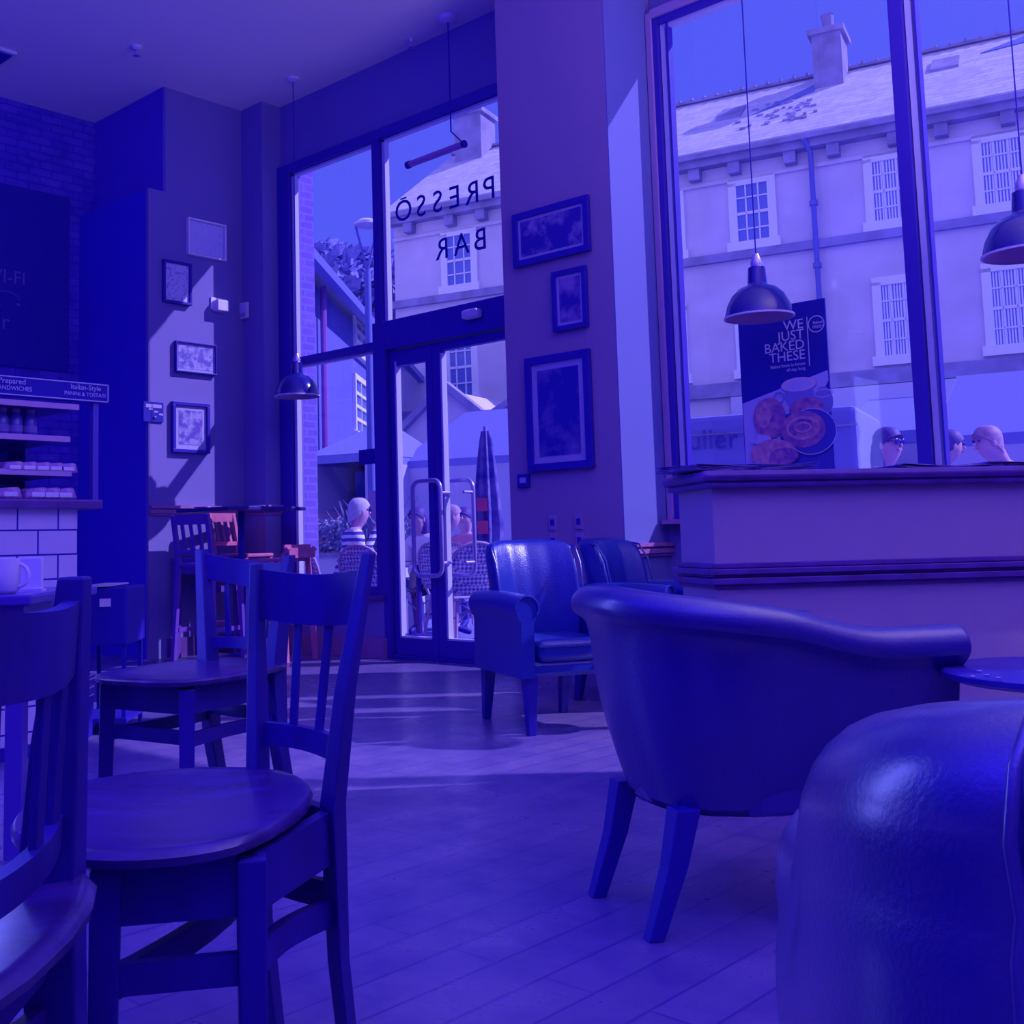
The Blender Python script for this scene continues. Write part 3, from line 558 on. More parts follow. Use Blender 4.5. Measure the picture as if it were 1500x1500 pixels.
def person(loc, rz, label, shirt, hair, hairstyle='short', seated=True, lean=.06, arms=((.24, .20, .80), (.16, .36, .78)), glasses=False, head_down=.0, scale=1.0):
    o = root('person', (0, 0, 0), label, 'person', world=False)
    hz = .50 if seated else .92
    V = []; E = []; R = []
    def v(p, r, par=None):
        V.append(Vector(p)); R.append(r); i = len(V) - 1
        if par is not None: E.append((par, i))
        return i
    pel = v((0, 0, hz), .13); ab = v((0, lean * .4, hz + .17), .125, pel); ch = v((0, lean, hz + .34), .135, ab); ub = v((0, lean * 1.3, hz + .45), .09, ch); nk = v((0, lean * 1.5, hz + .51), .048, ub)
    hd0 = v((0, lean * 1.6 + .02 + head_down, hz + .60), .088, nk); hd = v((0, lean * 1.6 + .035 + head_down * 1.6, hz + .665), .100, hd0); ht = v((0, lean * 1.6 + .02 + head_down * 1.5, hz + .735), .078, hd)
    hc = Vector(V[hd])
    for s, (ex, hy, hzz) in zip((-1, 1), arms):
        sh = v((s * .17, lean * 1.2, hz + .43), .062, ub); el = v((s * (ex + .02), lean + .04, hz + .18), .043, sh)
        wr = v((s * ex * .7, lean + hy, hzz - .5 + hz), .028, el); pa = v((s * ex * .55, lean + hy + .07, hzz - .5 + hz + .02), .03, wr)
    for s in (-1, 1):
        hp = v((s * .09, .02, hz - .02), .095, pel)
        if seated: kn = v((s * .13, .42, hz + .01), .062, hp); an = v((s * .13, .40, .09), .038, kn); to = v((s * .14, .56, .03), .03, an)
        else: kn = v((s * .10, .02, .50), .062, hp); an = v((s * .10, -.01, .09), .04, kn); to = v((s * .11, .14, .03), .03, an)
    me = bpy.data.meshes.new('skeleton'); me.from_pydata(V, E, []); ob = bpy.data.objects.new('skeleton', me); COL.objects.link(ob)
    md = ob.modifiers.new('skin', 'SKIN'); md.use_smooth_shade = True; sv = me.skin_vertices[0].data
    for i, r in enumerate(R): sv[i].radius = (r, r * (.78 if i in (ab, ch, pel) else 1)); sv[i].use_root = (i == 0)
    s2_ = ob.modifiers.new('sub', 'SUBSURF'); s2_.levels = 2; s2_.render_levels = 2
    dg = bpy.context.evaluated_depsgraph_get(); dg.update(); nm = bpy.data.meshes.new_from_object(ob.evaluated_get(dg)); bpy.data.objects.remove(ob)
    nm.materials.clear()
    for m in (SKIN, shirt, DENIM, BLACK): nm.materials.append(m)
    for f in nm.polygons:
        c = f.center; k = 1
        if c.z > hz + .485 and abs(c.x) < .12: k = 0
        elif any((c - V[i]).length < .085 for i in range(len(V)) if R[i] in (.028, .03) and V[i].z > .2): k = 0
        elif (c.z < hz - .04) or (seated and c.y > .14 and c.z < hz + .12): k = 2
        if c.z < .10: k = 3
        f.material_index = k
    bo = bpy.data.objects.new('body', nm); COL.objects.link(bo); bo.parent = o
    nm.polygons.foreach_set('use_smooth', [True] * len(nm.polygons))
    def hb(name, m, mb): return mb.build(name, m, o, smooth=True)
    b = MB(); rs = []
    for i in range(9):
        a = math.pi * .5 * i / 8; rr = .101 * math.cos(a) ** .8 + .003; z = .118 * math.sin(a) + .002
        rs.append([hc + Vector((rr * math.cos(t) * .92, rr * math.sin(t) * 1.05 - .012, z + .008 + ((1, .45)[i] * (-.03 - .085 * max(0, -math.sin(t)) + .085 * max(0, math.sin(t))) if i < 2 else 0))) for t in [2 * math.pi * k / 20 for k in range(20)]])
    hb('hair', hair, b.rings(rs))
    if hairstyle == 'long':
        b = MB(); rs = []
        for i, (z, r, y) in enumerate(((.07, .085, -.02), (0, .105, -.04), (-.1, .1, -.06), (-.2, .085, -.07), (-.3, .05, -.07))):
            rs.append([hc + Vector((r * 1.05 * math.cos(t), y + r * .7 * math.sin(t), z)) for t in [2 * math.pi * k / 14 for k in range(14)]])
        hb('long_hair', hair, b.rings(rs))
    b = MB().ball(hc + Vector((0, .092, -.014)), .012, 8, (1, 1.1, 1.4)); hb('nose', SKIN, b)
    for s in (-1, 1):
        hb('ear', SKIN, MB().ball(hc + Vector((s * .088, -.005, -.01)), .022, 8, (.5, .8, 1.3))); hb('eye', SPECS, MB().ball(hc + Vector((s * .033, .078, .012)), .011, 8))
    hb('mouth', PINK, MB().box(hc + Vector((-.025, .074, -.048)), hc + Vector((.025, .084, -.04))))
    if glasses:
        b = MB()
        for s in (-1, 1): b.ball(hc + Vector((s * .037, .088, .014)), .03, 10, (1, .35, .75)); b.tube([hc + Vector((s * .065, .08, .02)), hc + Vector((s * .09, -.01, .015))], .005, 6)
        b.tube([hc + Vector((-.02, .095, .018)), hc + Vector((.02, .095, .018))], .005, 6); hb('sunglasses', SPECS, b)
    o.location = loc; o.rotation_euler = (0, 0, rz); o.scale = (scale,) * 3; return o
def yaw(dx, dy): return math.atan2(-dx, dy)      # rotation that turns +Y to (dx, dy)
rv = Vector((.711, .703, 0)); fv = Vector((-.701, .713, 0))
o = at_z0(502, 10.9)
bistro_chair(o - rv * .12, yaw(*(rv * .9 + fv * .45).xy), 'cane chair under the man in the striped jumper')
person(o - rv * .02, yaw(*(rv * .9 + fv * .35).xy), 'man with white hair and glasses in a navy and white striped jumper', STRIPE, HAIRG, glasses=True, lean=.10, arms=((.24, .22, .74), (.14, .24, 1.05)), scale=1.06)
bistro_chair(at_z0(545, 10.3), yaw(*(rv * .5 + fv).xy), 'cane chair with its back to the far left window')
o = at_z0(603, 11.2)
person(o, yaw(*(rv * 1 + fv * .1).xy), 'fair person in a pale shirt leaning over a table, left in the glass door', SHIRT, HAIRF, lean=.22, scale=1.0, head_down=.02)
bistro_chair(o - rv * .12, yaw(*(rv * 1 + fv * .1).xy), 'cane chair of the pale-shirted person leaning over the table')
o = at_z0(628, 11.8)
person(o, yaw(*(-rv * .6 - fv * .8).xy), 'dark-haired person in a pale top facing the cafe, behind the door handle', SHIRT, HAIRD, 'long', lean=.1, scale=1.0)
bistro_chair(o + rv * .1 + fv * .12, yaw(*(-rv * .6 - fv * .8).xy), 'cane chair of the dark-haired person behind the door handle')
o = at_z0(688, 12.2)
person(o, yaw(*(-rv * .5 - fv * .9).xy), 'person in a pink top seated beside the folded dark parasol', PINK, HAIRD, lean=.05)
bistro_chair(o + rv * .08 + fv * .12, yaw(*(-rv * .5 - fv * .9).xy), 'cane chair of the person in pink')
def bistro_table(loc, label, r=.35):
    o = root('bistro_table', loc, label, 'table', 'round bistro tables on the pavement'); L_ = Vector(loc)
    MB().lathe(L_ + Vector((0, 0, .71)), [(.001, .0), (r, 0), (r, .03), (.001, .03)], 24).build('table_top', STEEL, o); MB().tube([L_ + Vector((0, 0, .02)), L_ + Vector((0, 0, .71))], .028, 8).build('pole', BLACK, o)
    MB().lathe(L_, [(.22, 0), (.22, .02), (.04, .05)], 16, True, True).build('base', BLACK, o)
bistro_table(at_z0(612, 11.0), 'round table between the two pale-topped people in the door'); bistro_table(at_z0(560, 11.0), 'round table in front of the man in stripes')
bistro_chair(at_z0(684, 9.2), yaw(*(-rv * .25 + fv).xy), 'largest cane chair with round woven back in the right door pane')
bistro_chair(at_z0(664, 10.3), yaw(*(rv * .6 + fv * .6).xy), 'cane chair half behind the round-backed one in the right door pane')
# readers beyond the big window
person(at_z0(1282, 7.6), yaw(*(rv * .55 - fv * .85).xy), 'woman with long brown hair and dark sunglasses above the wooden ledge', SHIRT, HAIRD, 'long', seated=False, glasses=True, lean=.08, arms=((.22, .24, .7), (.22, .24, .7)), scale=.945)
person(at_z0(1330, 7.9), yaw(*(rv * 1 - fv * .1).xy), 'dark-haired reader bending towards a fair-haired companion', SHIRT, HAIRD, seated=False, lean=.15, head_down=.05, scale=.95)
person(at_z0(1524, 7.75), yaw(*(-rv * 1 - fv * .1).xy), 'fair-haired reader bending towards a dark-haired companion', SHIRT, HAIRF, seated=False, lean=.15, head_down=.05, scale=.955)
# ============================================================ INTERIOR FURNITURE
# ---- pictures
def picture(name, corners, axis, val, t, frame_w, mount_w, fm, art, label, normal, group=None):
    """axis-aligned framed picture; corners: two opposite corners (a, z); normal sign along the axis"""
    (a0, z0), (a1, z1) = corners; a0, a1 = min(a0, a1), max(a0, a1); z0, z1 = min(z0, z1), max(z0, z1)
    def bx(b, p0, p1, q0, q1, d0, d1):
        d0, d1 = val + normal * d0, val + normal * d1
        return b.box((d0, p0, q0), (d1, p1, q1)) if axis == 0 else b.box((p0, d0, q0), (p1, d1, q1))
    base = Vector((val, (a0 + a1) / 2, z0)) if axis == 0 else Vector(((a0 + a1) / 2, val, z0))
    o = root(name, base, label, 'picture', group)
    b = MB(); w = frame_w
    bx(b, a0, a1, z0, z0 + w, 0, t); bx(b, a0, a1, z1 - w, z1, 0, t); bx(b, a0, a0 + w, z0 + w, z1 - w, 0, t); bx(b, a1 - w, a1, z0 + w, z1 - w, 0, t)
    b.build('frame', fm, o, bevel=.003); bx(MB(), a0 + w, a1 - w, z0 + w, z1 - w, 0, t * .5).build('mount', MATTE, o)
    m = mount_w; bx(MB(), a0 + w + m, a1 - w - m, z0 + w + m, z1 - w - m, t * .5, t * .5 + .002).build('print', art, o)
ART1 = art_mat('dark_photo', (.34, .22, .62), (.03, .012, .42), 7, .55, 1.0); ART2 = art_mat('dim_portrait', (.30, .17, .58), (.04, .015, .42), 6, .5, 4.0); ART3 = art_mat('dark_poster_print', (.20, .13, .55), (.02, .012, .42), 3.5, .6, 9.0)
ART4 = art_mat('pale_sketch', (.62, .58, .95), (.54, .50, .90), 22, .42, 2.0); ART5 = art_mat('ink_map', (.66, .60, .94), (.28, .22, .66), 34, .42, 5.0); ART6 = art_mat('grey_sketch', (.36, .32, .72), (.12, .08, .54), 20, .5, 7.0); ART7 = art_mat('dark_ink_drawing', (.34, .30, .70), (.12, .06, .50), 16, .5, 3.0)
NR = -1
picture('picture', ((-4.765, 2.762), (-4.133, 3.133)), 1, 5.912, .03, .045, .02, PFR, ART1, 'wide dark-framed photograph, uppermost on the brown column', -1, 'dark-framed pictures on the column')
picture('picture', ((-4.450, 2.273), (-4.173, 2.675)), 1, 5.912, .03, .035, .02, PFR, ART2, 'small dark-framed portrait, middle of three on the brown column', -1, 'dark-framed pictures on the column')
picture('picture', ((-4.695, 1.368), (-4.170, 2.13)), 1, 5.912, .035, .05, .045, PFR, ART3, 'large dark-framed poster, lowest on the brown column', -1, 'dark-framed pictures on the column')
XL = -8.278
def pl2(x0, y0, x1, y1): a = P(x0, y0, 0, XL); c = P(x1, y1, 0, XL); return ((a.y, a.z), (c.y, c.z))
picture('picture', pl2(272, 319, 328, 384), 0, XL, .045, .015, .01, PFW, ART4, 'pale square print with white edge, topmost on the sunlit wall', 1, 'pictures on the sunlit wall')
picture('picture', pl2(236, 380, 277.5, 449), 0, XL, .045, .022, .008, PFR, ART5, 'black-framed page of ink marks, second from top on the sunlit wall', 1, 'pictures on the sunlit wall')
picture('picture', pl2(254.5, 499, 314.5, 551), 0, XL, .04, .014, .02, PFR, ART6, 'wide pale sketch in a thin dark frame, third from top on the sunlit wall', 1, 'pictures on the sunlit wall')
picture('picture', pl2(249.5, 588, 304, 665), 0, XL, .045, .03, .04, PFR, ART7, 'upright dark-framed drawing, lowest on the sunlit wall', 1, 'pictures on the sunlit wall')
a, c = pl2(304, 436, 334, 460)
o = root('alarm_box', (XL, a[0], c[1]), 'white box fixed to the wall between the picture columns', 'alarm box')
MB().box((XL, a[0] + .05, c[1]), (XL + .09, c[0] - .05, a[1] - .02)).build('casing', PLAST, o, bevel=.008); MB().box((XL, a[0] + .03, c[1] + .02), (XL + .012, c[0] - .02, a[1] + .01)).build('back_plate', PLAST, o)
p = P(355, 445, 1, 6.25); p2 = P(366, 466, 1, 6.25)
o = root('motion_sensor', (p.x, 6.25, p2.z), 'small white motion sensor on the dark nib beside the window', 'sensor')
MB().box((p.x, 6.21, p2.z), (p2.x, 6.249, p.z)).build('casing', PLAST, o, bevel=.01); MB().box((p.x + .015, 6.206, p2.z + .02), (p2.x - .015, 6.211, p2.z + .05)).build('lens', MATTE, o)
# thermostat and wall grilles on the column
o = root('thermostat', (-4.75, 5.914, 1.27), 'small black wall control with a pale display beside the lowest column picture', 'thermostat')
MB().box((-4.80, 5.895, 1.27), (-4.70, 5.914, 1.36)).build('casing', BLACK, o, bevel=.004); MB().box((-4.775, 5.891, 1.30), (-4.725, 5.896, 1.335)).build('display', MATTE, o)
for x, lb in ((-4.525, 'left'), (-4.315, 'right')):
    o = root('socket_stack', (x, 5.914, .88), 'faint brown wall plate low on the column, %s one of two' % lb, 'wall plate')
    for z in (.98, .86):
        MB().box((x - .03, 5.905, z), (x + .03, 5.914, z + .10)).build('plate', mat('brown_plate', (.38, .22, .56), .5, .3), o, bevel=.003); MB().box((x - .015, 5.902, z + .03), (x + .015, 5.906, z + .07)).build('switch', BLACK, o)
# exit notice on the end pillar and door notice
p = P(213, 588, 0, -8.26); p2 = P(239, 619, 0, -8.26)
o = root('wall_notice', (-8.26, p.y, p2.z), 'small black notice with white marks on the sunlit pillar edge', 'notice')
MB().box((-8.268, p.y - .02, p2.z), (-8.255, p2.y, p.z)).build('board', BLACK, o); MB().box((-8.254, p.y, p.z - .05), (-8.252, p2.y - .02, p.z - .02)).build('white_band', MATTE, o); MB().ball((-8.25, (p.y + p2.y) / 2, p2.z + .04), .012, 8).build('mark', MATTE, o)
b = MB()
for k in range(3): b.box((-8.254, p.y + .03 + .05 * k, p2.z + .10 - .02 * k), (-8.252, p.y + .07 + .05 * k, p2.z + .115 - .02 * k))
b.build('writing', MATTE, o)
o = root('door_notice', (-6.79, YW - .06, 1.57), 'small dark notice on the glass beside the door post', 'notice')
MB().box((-6.90, YW - .07, 1.575), (-6.70, YW - .055, 1.70)).build('board', BLACK, o)
# bakery poster
PZ0 = 1.03
po = root('bakery_poster', (-3.08, 6.33, PZ0), 'dark bakery poster board showing pastries and coffee, standing in the big window', 'poster')
PX0, PX1, PZ1, PYF = -3.36, -2.805, 2.285, 6.325
PB = mat('poster_board', (.014, .01, .36), .5, .3)
MB().box((PX0, PYF, PZ0), (PX1, PYF + .012, PZ1)).build('board', PB, po)
ck = [0]
def PPt(x, y): q = P(x, y, 1, PYF); return q.x, q.z
def disc(name, x, y, rx, rz, m, ring=0.0, squash=1.0):
    cx_, cz_ = PPt(x, y); ck[0] += 1; y_ = PYF - .0012 * ck[0]; n = 28; s = .00415
    o1 = [Vector((cx_ + rx * s * math.cos(a), y_, cz_ + rz * s * math.sin(a))) for a in [2 * math.pi * k / n for k in range(n)]]; b = MB()
    if ring:
        o2 = [Vector((cx_ + (rx - ring) * s * math.cos(a), y_, cz_ + (rz - ring) * s * math.sin(a))) for a in [2 * math.pi * k / n for k in range(n)]]
        b.rings([o1, o2], cap0=False, cap1=False)
    else: b.b.faces.new([b.b.verts.new(p) for p in o1])
    return b.build(name, m, po, recalc=False)
TBL = mat('poster_table', (.45, .42, .80), .6, .2); CUPM = mat('poster_cup', (.22, .20, .64), .6, .2); CREAM = mat('poster_crema', (.66, .46, .74), .6, .2); PAS = mat('pastry', (.55, .20, .42), .7, .2, c2=(.14, .04, .40), vscale=22); PAS2 = mat('pastry_light', (.66, .32, .50), .7, .2, c2=(.40, .12, .40), vscale=30); PLT = mat('poster_plate', (.05, .04, .46), .4, .3)
LET = mat('poster_lettering', (.60, .58, .88), .6, .2)
x0, z0 = PPt(1103, 577); MB().quad([(PX0 + .005, PYF - .001, 1.06), (PX0 + .12, PYF - .001, 1.06), (PX1 - .005, PYF - .001, 1.8), (PX1 - .005, PYF - .001, 1.86), (PX0 + .005, PYF - .001, 1.72)]).build('table_picture', TBL, po, recalc=False)
x1, z1 = PPt(1165, 640); MB().quad([(PX0 + .16, PYF - .002, 1.05), (PX1 - .004, PYF - .002, 1.05), (PX1 - .004, PYF - .002, 1.7), (PX0 + .26, PYF - .002, 1.62)]).build('shadow_picture', PLT, po, recalc=False)
disc('cup', 1171, 580, 22, 22, CUPM); disc('cup', 1170, 565, 27, 12, CUPM); disc('cup_rim', 1170, 563, 26, 10, CREAM); disc('coffee', 1171, 563, 19, 6.5, TBL); disc('handle_picture', 1142, 583, 9, 9, CUPM, 3)
disc('jam_jar', 1207, 588, 14, 21, CUPM); disc('jam_jar_rim', 1207, 576, 14, 6, TBL, 1.5)
disc('croissant', 1128, 613, 25, 30, PAS); disc('croissant', 1119, 607, 12, 20, PAS2); disc('croissant', 1182, 598, 25, 15, PAS)
disc('plate', 1190, 632, 37, 33, PLT); disc('plate_rim', 1190, 632, 37, 33, TBL, 1.3); disc('swirl_pastry', 1178, 629, 33, 26, PAS); disc('swirl', 1178, 627, 25, 17, PAS2, 4); disc('swirl', 1178, 626, 13, 8, PAS2, 3)
disc('napkin', 1117, 644, 16, 7, TBL)
disc('croissant', 1135, 664, 35, 20, PAS2); disc('croissant', 1151, 668, 22, 12, PAS)
LYN = PYF - .03
def ptext(s, x, y, size, al='RIGHT', name='lettering'):
    px_, pz_ = PPt(x, y); text(name, s, size, (px_, PYF - .002, pz_), (1, 0, 0), (0, 0, 1), LET, po, align=al, ext=.0005)
ptext('WE', 1177, 474, .082); ptext('JUST', 1178, 489, .082); ptext('BAKED', 1179, 504, .082); ptext('THESE', 1180, 519, .082); ptext('Baked fresh in-house', 1180, 532, .026); ptext('all day long', 1180, 539, .026)
xx, zt = PPt(1182, 464); xx2, zb = PPt(1184, 536); MB().box((xx - .002, PYF - .003, zb), (xx + .002, PYF - .001, zt)).build('rule', LET, po)
c_ = PPt(1198, 475); disc('roundel', 1198, 475, 12, 12, LET, 1.2); px_, pz_ = c_
text('lettering', 'Baked', .024, (px_, PYF - .002, pz_ + .012), (1, 0, 0), (0, 0, 1), LET, po, ext=.0005); text('lettering', 'FRESH', .024, (px_, PYF - .002, pz_ - .014), (1, 0, 0), (0, 0, 1), LET, po, ext=.0005)
# ---- pendant lamps
def pendant(loc_xy, z_rim, z_ceil, R_, label, k=1.0, group='black dome pendant lamps'):
    x, y = loc_xy; o = root('pendant_lamp', (x, y, z_rim), label, 'lamp', group); c = Vector((x, y, z_rim)); s = R_ / .19
    prof = [(.19, 0), (.188, .02), (.176, .07), (.15, .125), (.11, .165), (.06, .185), (.052, .20)]
    MB().lathe(c, [(r * s, z * s) for r, z in prof], 48).build('lamp_shade', LAMPB, o, smooth=True, recalc=True)
    MB().lathe(c, [(.1895 * s, .0005), (.185 * s, .02 * s), (.172 * s, .07 * s), (.146 * s, .122 * s), (.106 * s, .161 * s), (.05 * s, .18 * s), (.001, .182 * s)], 48).build('shade_lining', LAMPI, o, smooth=True)
    MB().lathe(c, [(.186 * s, -.004), (.196 * s, -.004), (.196 * s, .006), (.19 * s, .006)], 48).build('shade_rim', PLAST, o, smooth=True)
    MB().lathe(c, [(.055 * s, .195 * s), (.048 * s, .29 * s), (.03 * s, .30 * s), (.03 * s, .33 * s), (.012 * s, .36 * s)], 24, True, True).build('lamp_holder', LAMPB, o, smooth=True)
    MB().lathe(c, [(.032 * s, .298 * s), (.034 * s, .32 * s), (.016 * s, .37 * s)], 20, True, True).build('cap', STEEL, o, smooth=True)
    MB().ball(c + Vector((0, 0, .09 * s)), .05, 14).build('bulb', PLAST, o, smooth=True)
    MB().tube([c + Vector((0, 0, .36 * s)), Vector((x, y, z_ceil - .02))], .004, 6).build('cord', BLACK, o)
    MB().lathe((x, y, z_ceil), [(.06, 0), (.058, -.02), (.01, -.035)], 20, cap1=True).build('ceiling_rose', PLAST, o, smooth=True)
pendant((-7.378, 6.139), 2.185, 5.0, .19, 'black dome pendant lamp hanging at the far left window')
pendant((-3.035, 5.965), 2.16, 5.0, .19, 'black dome pendant lamp hanging just left of the bakery poster')
pendant((-1.60, 5.90), 2.235, 5.0, .20, 'black dome pendant lamp cut by the right edge of the photo')
# suspended tube lamp
p = P(656, 25, 2, 5.0)
o = root('linear_pendant', (p.x, p.y, 4.0), 'thin horizontal tube hanging by a cable in front of the door transom', 'lamp')
e0 = P(677, 212, 1, p.y - .02); e1 = P(600, 241, 1, p.y - .02); m_ = P(668, 190, 1, p.y)
MB().tube([e0, e1], .026, 10).build('tube', mat('tube_lamp', (.48, .22, .60), .5, .3), o, smooth=True)
for q in (e0, e1):
    d = (e1 - e0).normalized(); s_ = -1 if q is e0 else 1; MB().tube([q - d * .01, q + d * .03 * s_], .03, 10).build('end_cap', BLACK, o)
MB().tube([p - Vector((0, 0, .02)), Vector((p.x, p.y, m_.z + .18)), Vector((p.x, p.y, m_.z)), e0 + Vector((0, 0, .02))], .006, 6).build('cable', BLACK, o)
MB().lathe(p, [(.075, 0), (.07, -.03), (.02, -.045)], 20, cap1=True).build('ceiling_rose', PLAST, o, smooth=True)
# ---- low partition with wooden cap
pc = Vector((-2.03, 3.57, 0)); pu = Vector((.625, .781, 0)).normalized(); pn = Vector((-pu.y, pu.x, 0)); LN = 3.0; TK_ = .33
pa = root('partition', pc, 'low cream partition with a moulded wooden rail and cap below the big window', 'partition')
MB().obox(pc, pu * LN, pn * TK_, (0, 0, 1.10)).build('panel', mat('partition_paint', (.43, .31, .50), .85, .15, var=.03), pa)
b = MB(); e = .035
b.obox(pc - pu * e - pn * e + Vector((0, 0, 1.085)), pu * (LN + e), pn * (TK_ + 2 * e), (0, 0, .022)); 
cp = b.build('cap_moulding', TRIMD, pa, bevel=.008)
MB().obox(pc - pu * .05 - pn * .05 + Vector((0, 0, 1.107)), pu * (LN + .05), pn * (TK_ + .10), (0, 0, .038)).build('cap', TRIMD, pa, bevel=.016)
b = MB()
for dz, hh, t_ in ((.735, .014, .012), (.749, .022, .026), (.773, .010, .014), (.783, .020, .030), (.805, .018, .012)):
    b.obox(pc - pu * t_ - pn * t_ + Vector((0, 0, dz)), pu * (LN + t_), pn * (TK_ + 2 * t_), (0, 0, hh))
b.build('dado_moulding', TRIMD, pa, bevel=.003)
MB().obox(pc - pu * .02 - pn * .02, pu * (LN + .02), pn * (TK_ + .04), (0, 0, .14)).build('skirting', TRIMD, pa)
# newspapers on the cap
NP = mat('newsprint', (.30, .22, .62), .8, .2, c2=(.10, .06, .50), vscale=26)
def paper(c, a, w_, l_, label, dz=0.0, n=4):
    o = root('newspaper', c + Vector((0, 0, dz)), label, 'newspaper', 'newspapers on the partition cap'); d = Vector((math.cos(a), math.sin(a), 0)); e = Vector((-d.y, d.x, 0))
    for k in range(n):
        b = MB(); rr = []
        aa = random.uniform(-.06, .06); dd = Vector((math.cos(a + aa), math.sin(a + aa), 0)); ee = Vector((-dd.y, dd.x, 0))
        for i in range(7):
            u = (i / 6 - .5) * l_; rr.append([c + dd * u + ee * (j / 4 - .5) * w_ + Vector((0, 0, dz + .003 + k * .0045 + .012 * (abs(u) / l_) ** 2 * 2 + .002 * math.sin(5 * i + j + k))) for j in range(5)])
        b.rings(rr, close=False); s_ = b.build('sheet', NP, o); md = s_.modifiers.new('s', 'SOLIDIFY'); md.thickness = .002
ctop = pc + Vector((0, 0, 1.147)); a0 = math.atan2(pu.y, pu.x)
paper(ctop + pu * .06 + pn * .15, a0 + .25, .26, .30, 'crumpled dark newspaper at the left corner of the partition cap', n=5)
paper(ctop + pu * .26 + pn * .17, a0 - .1, .24, .34, 'folded newspaper with white corners, second from the left corner', dz=.003, n=5)
paper(ctop + pu * .95 + pn * .17, a0 + .05, .22, .40, 'dark open paper below the woman in sunglasses', n=3)
paper(ctop + pu * 1.30 + pn * .17, a0 - .05, .24, .42, 'dark open paper below the pair of readers', n=4)
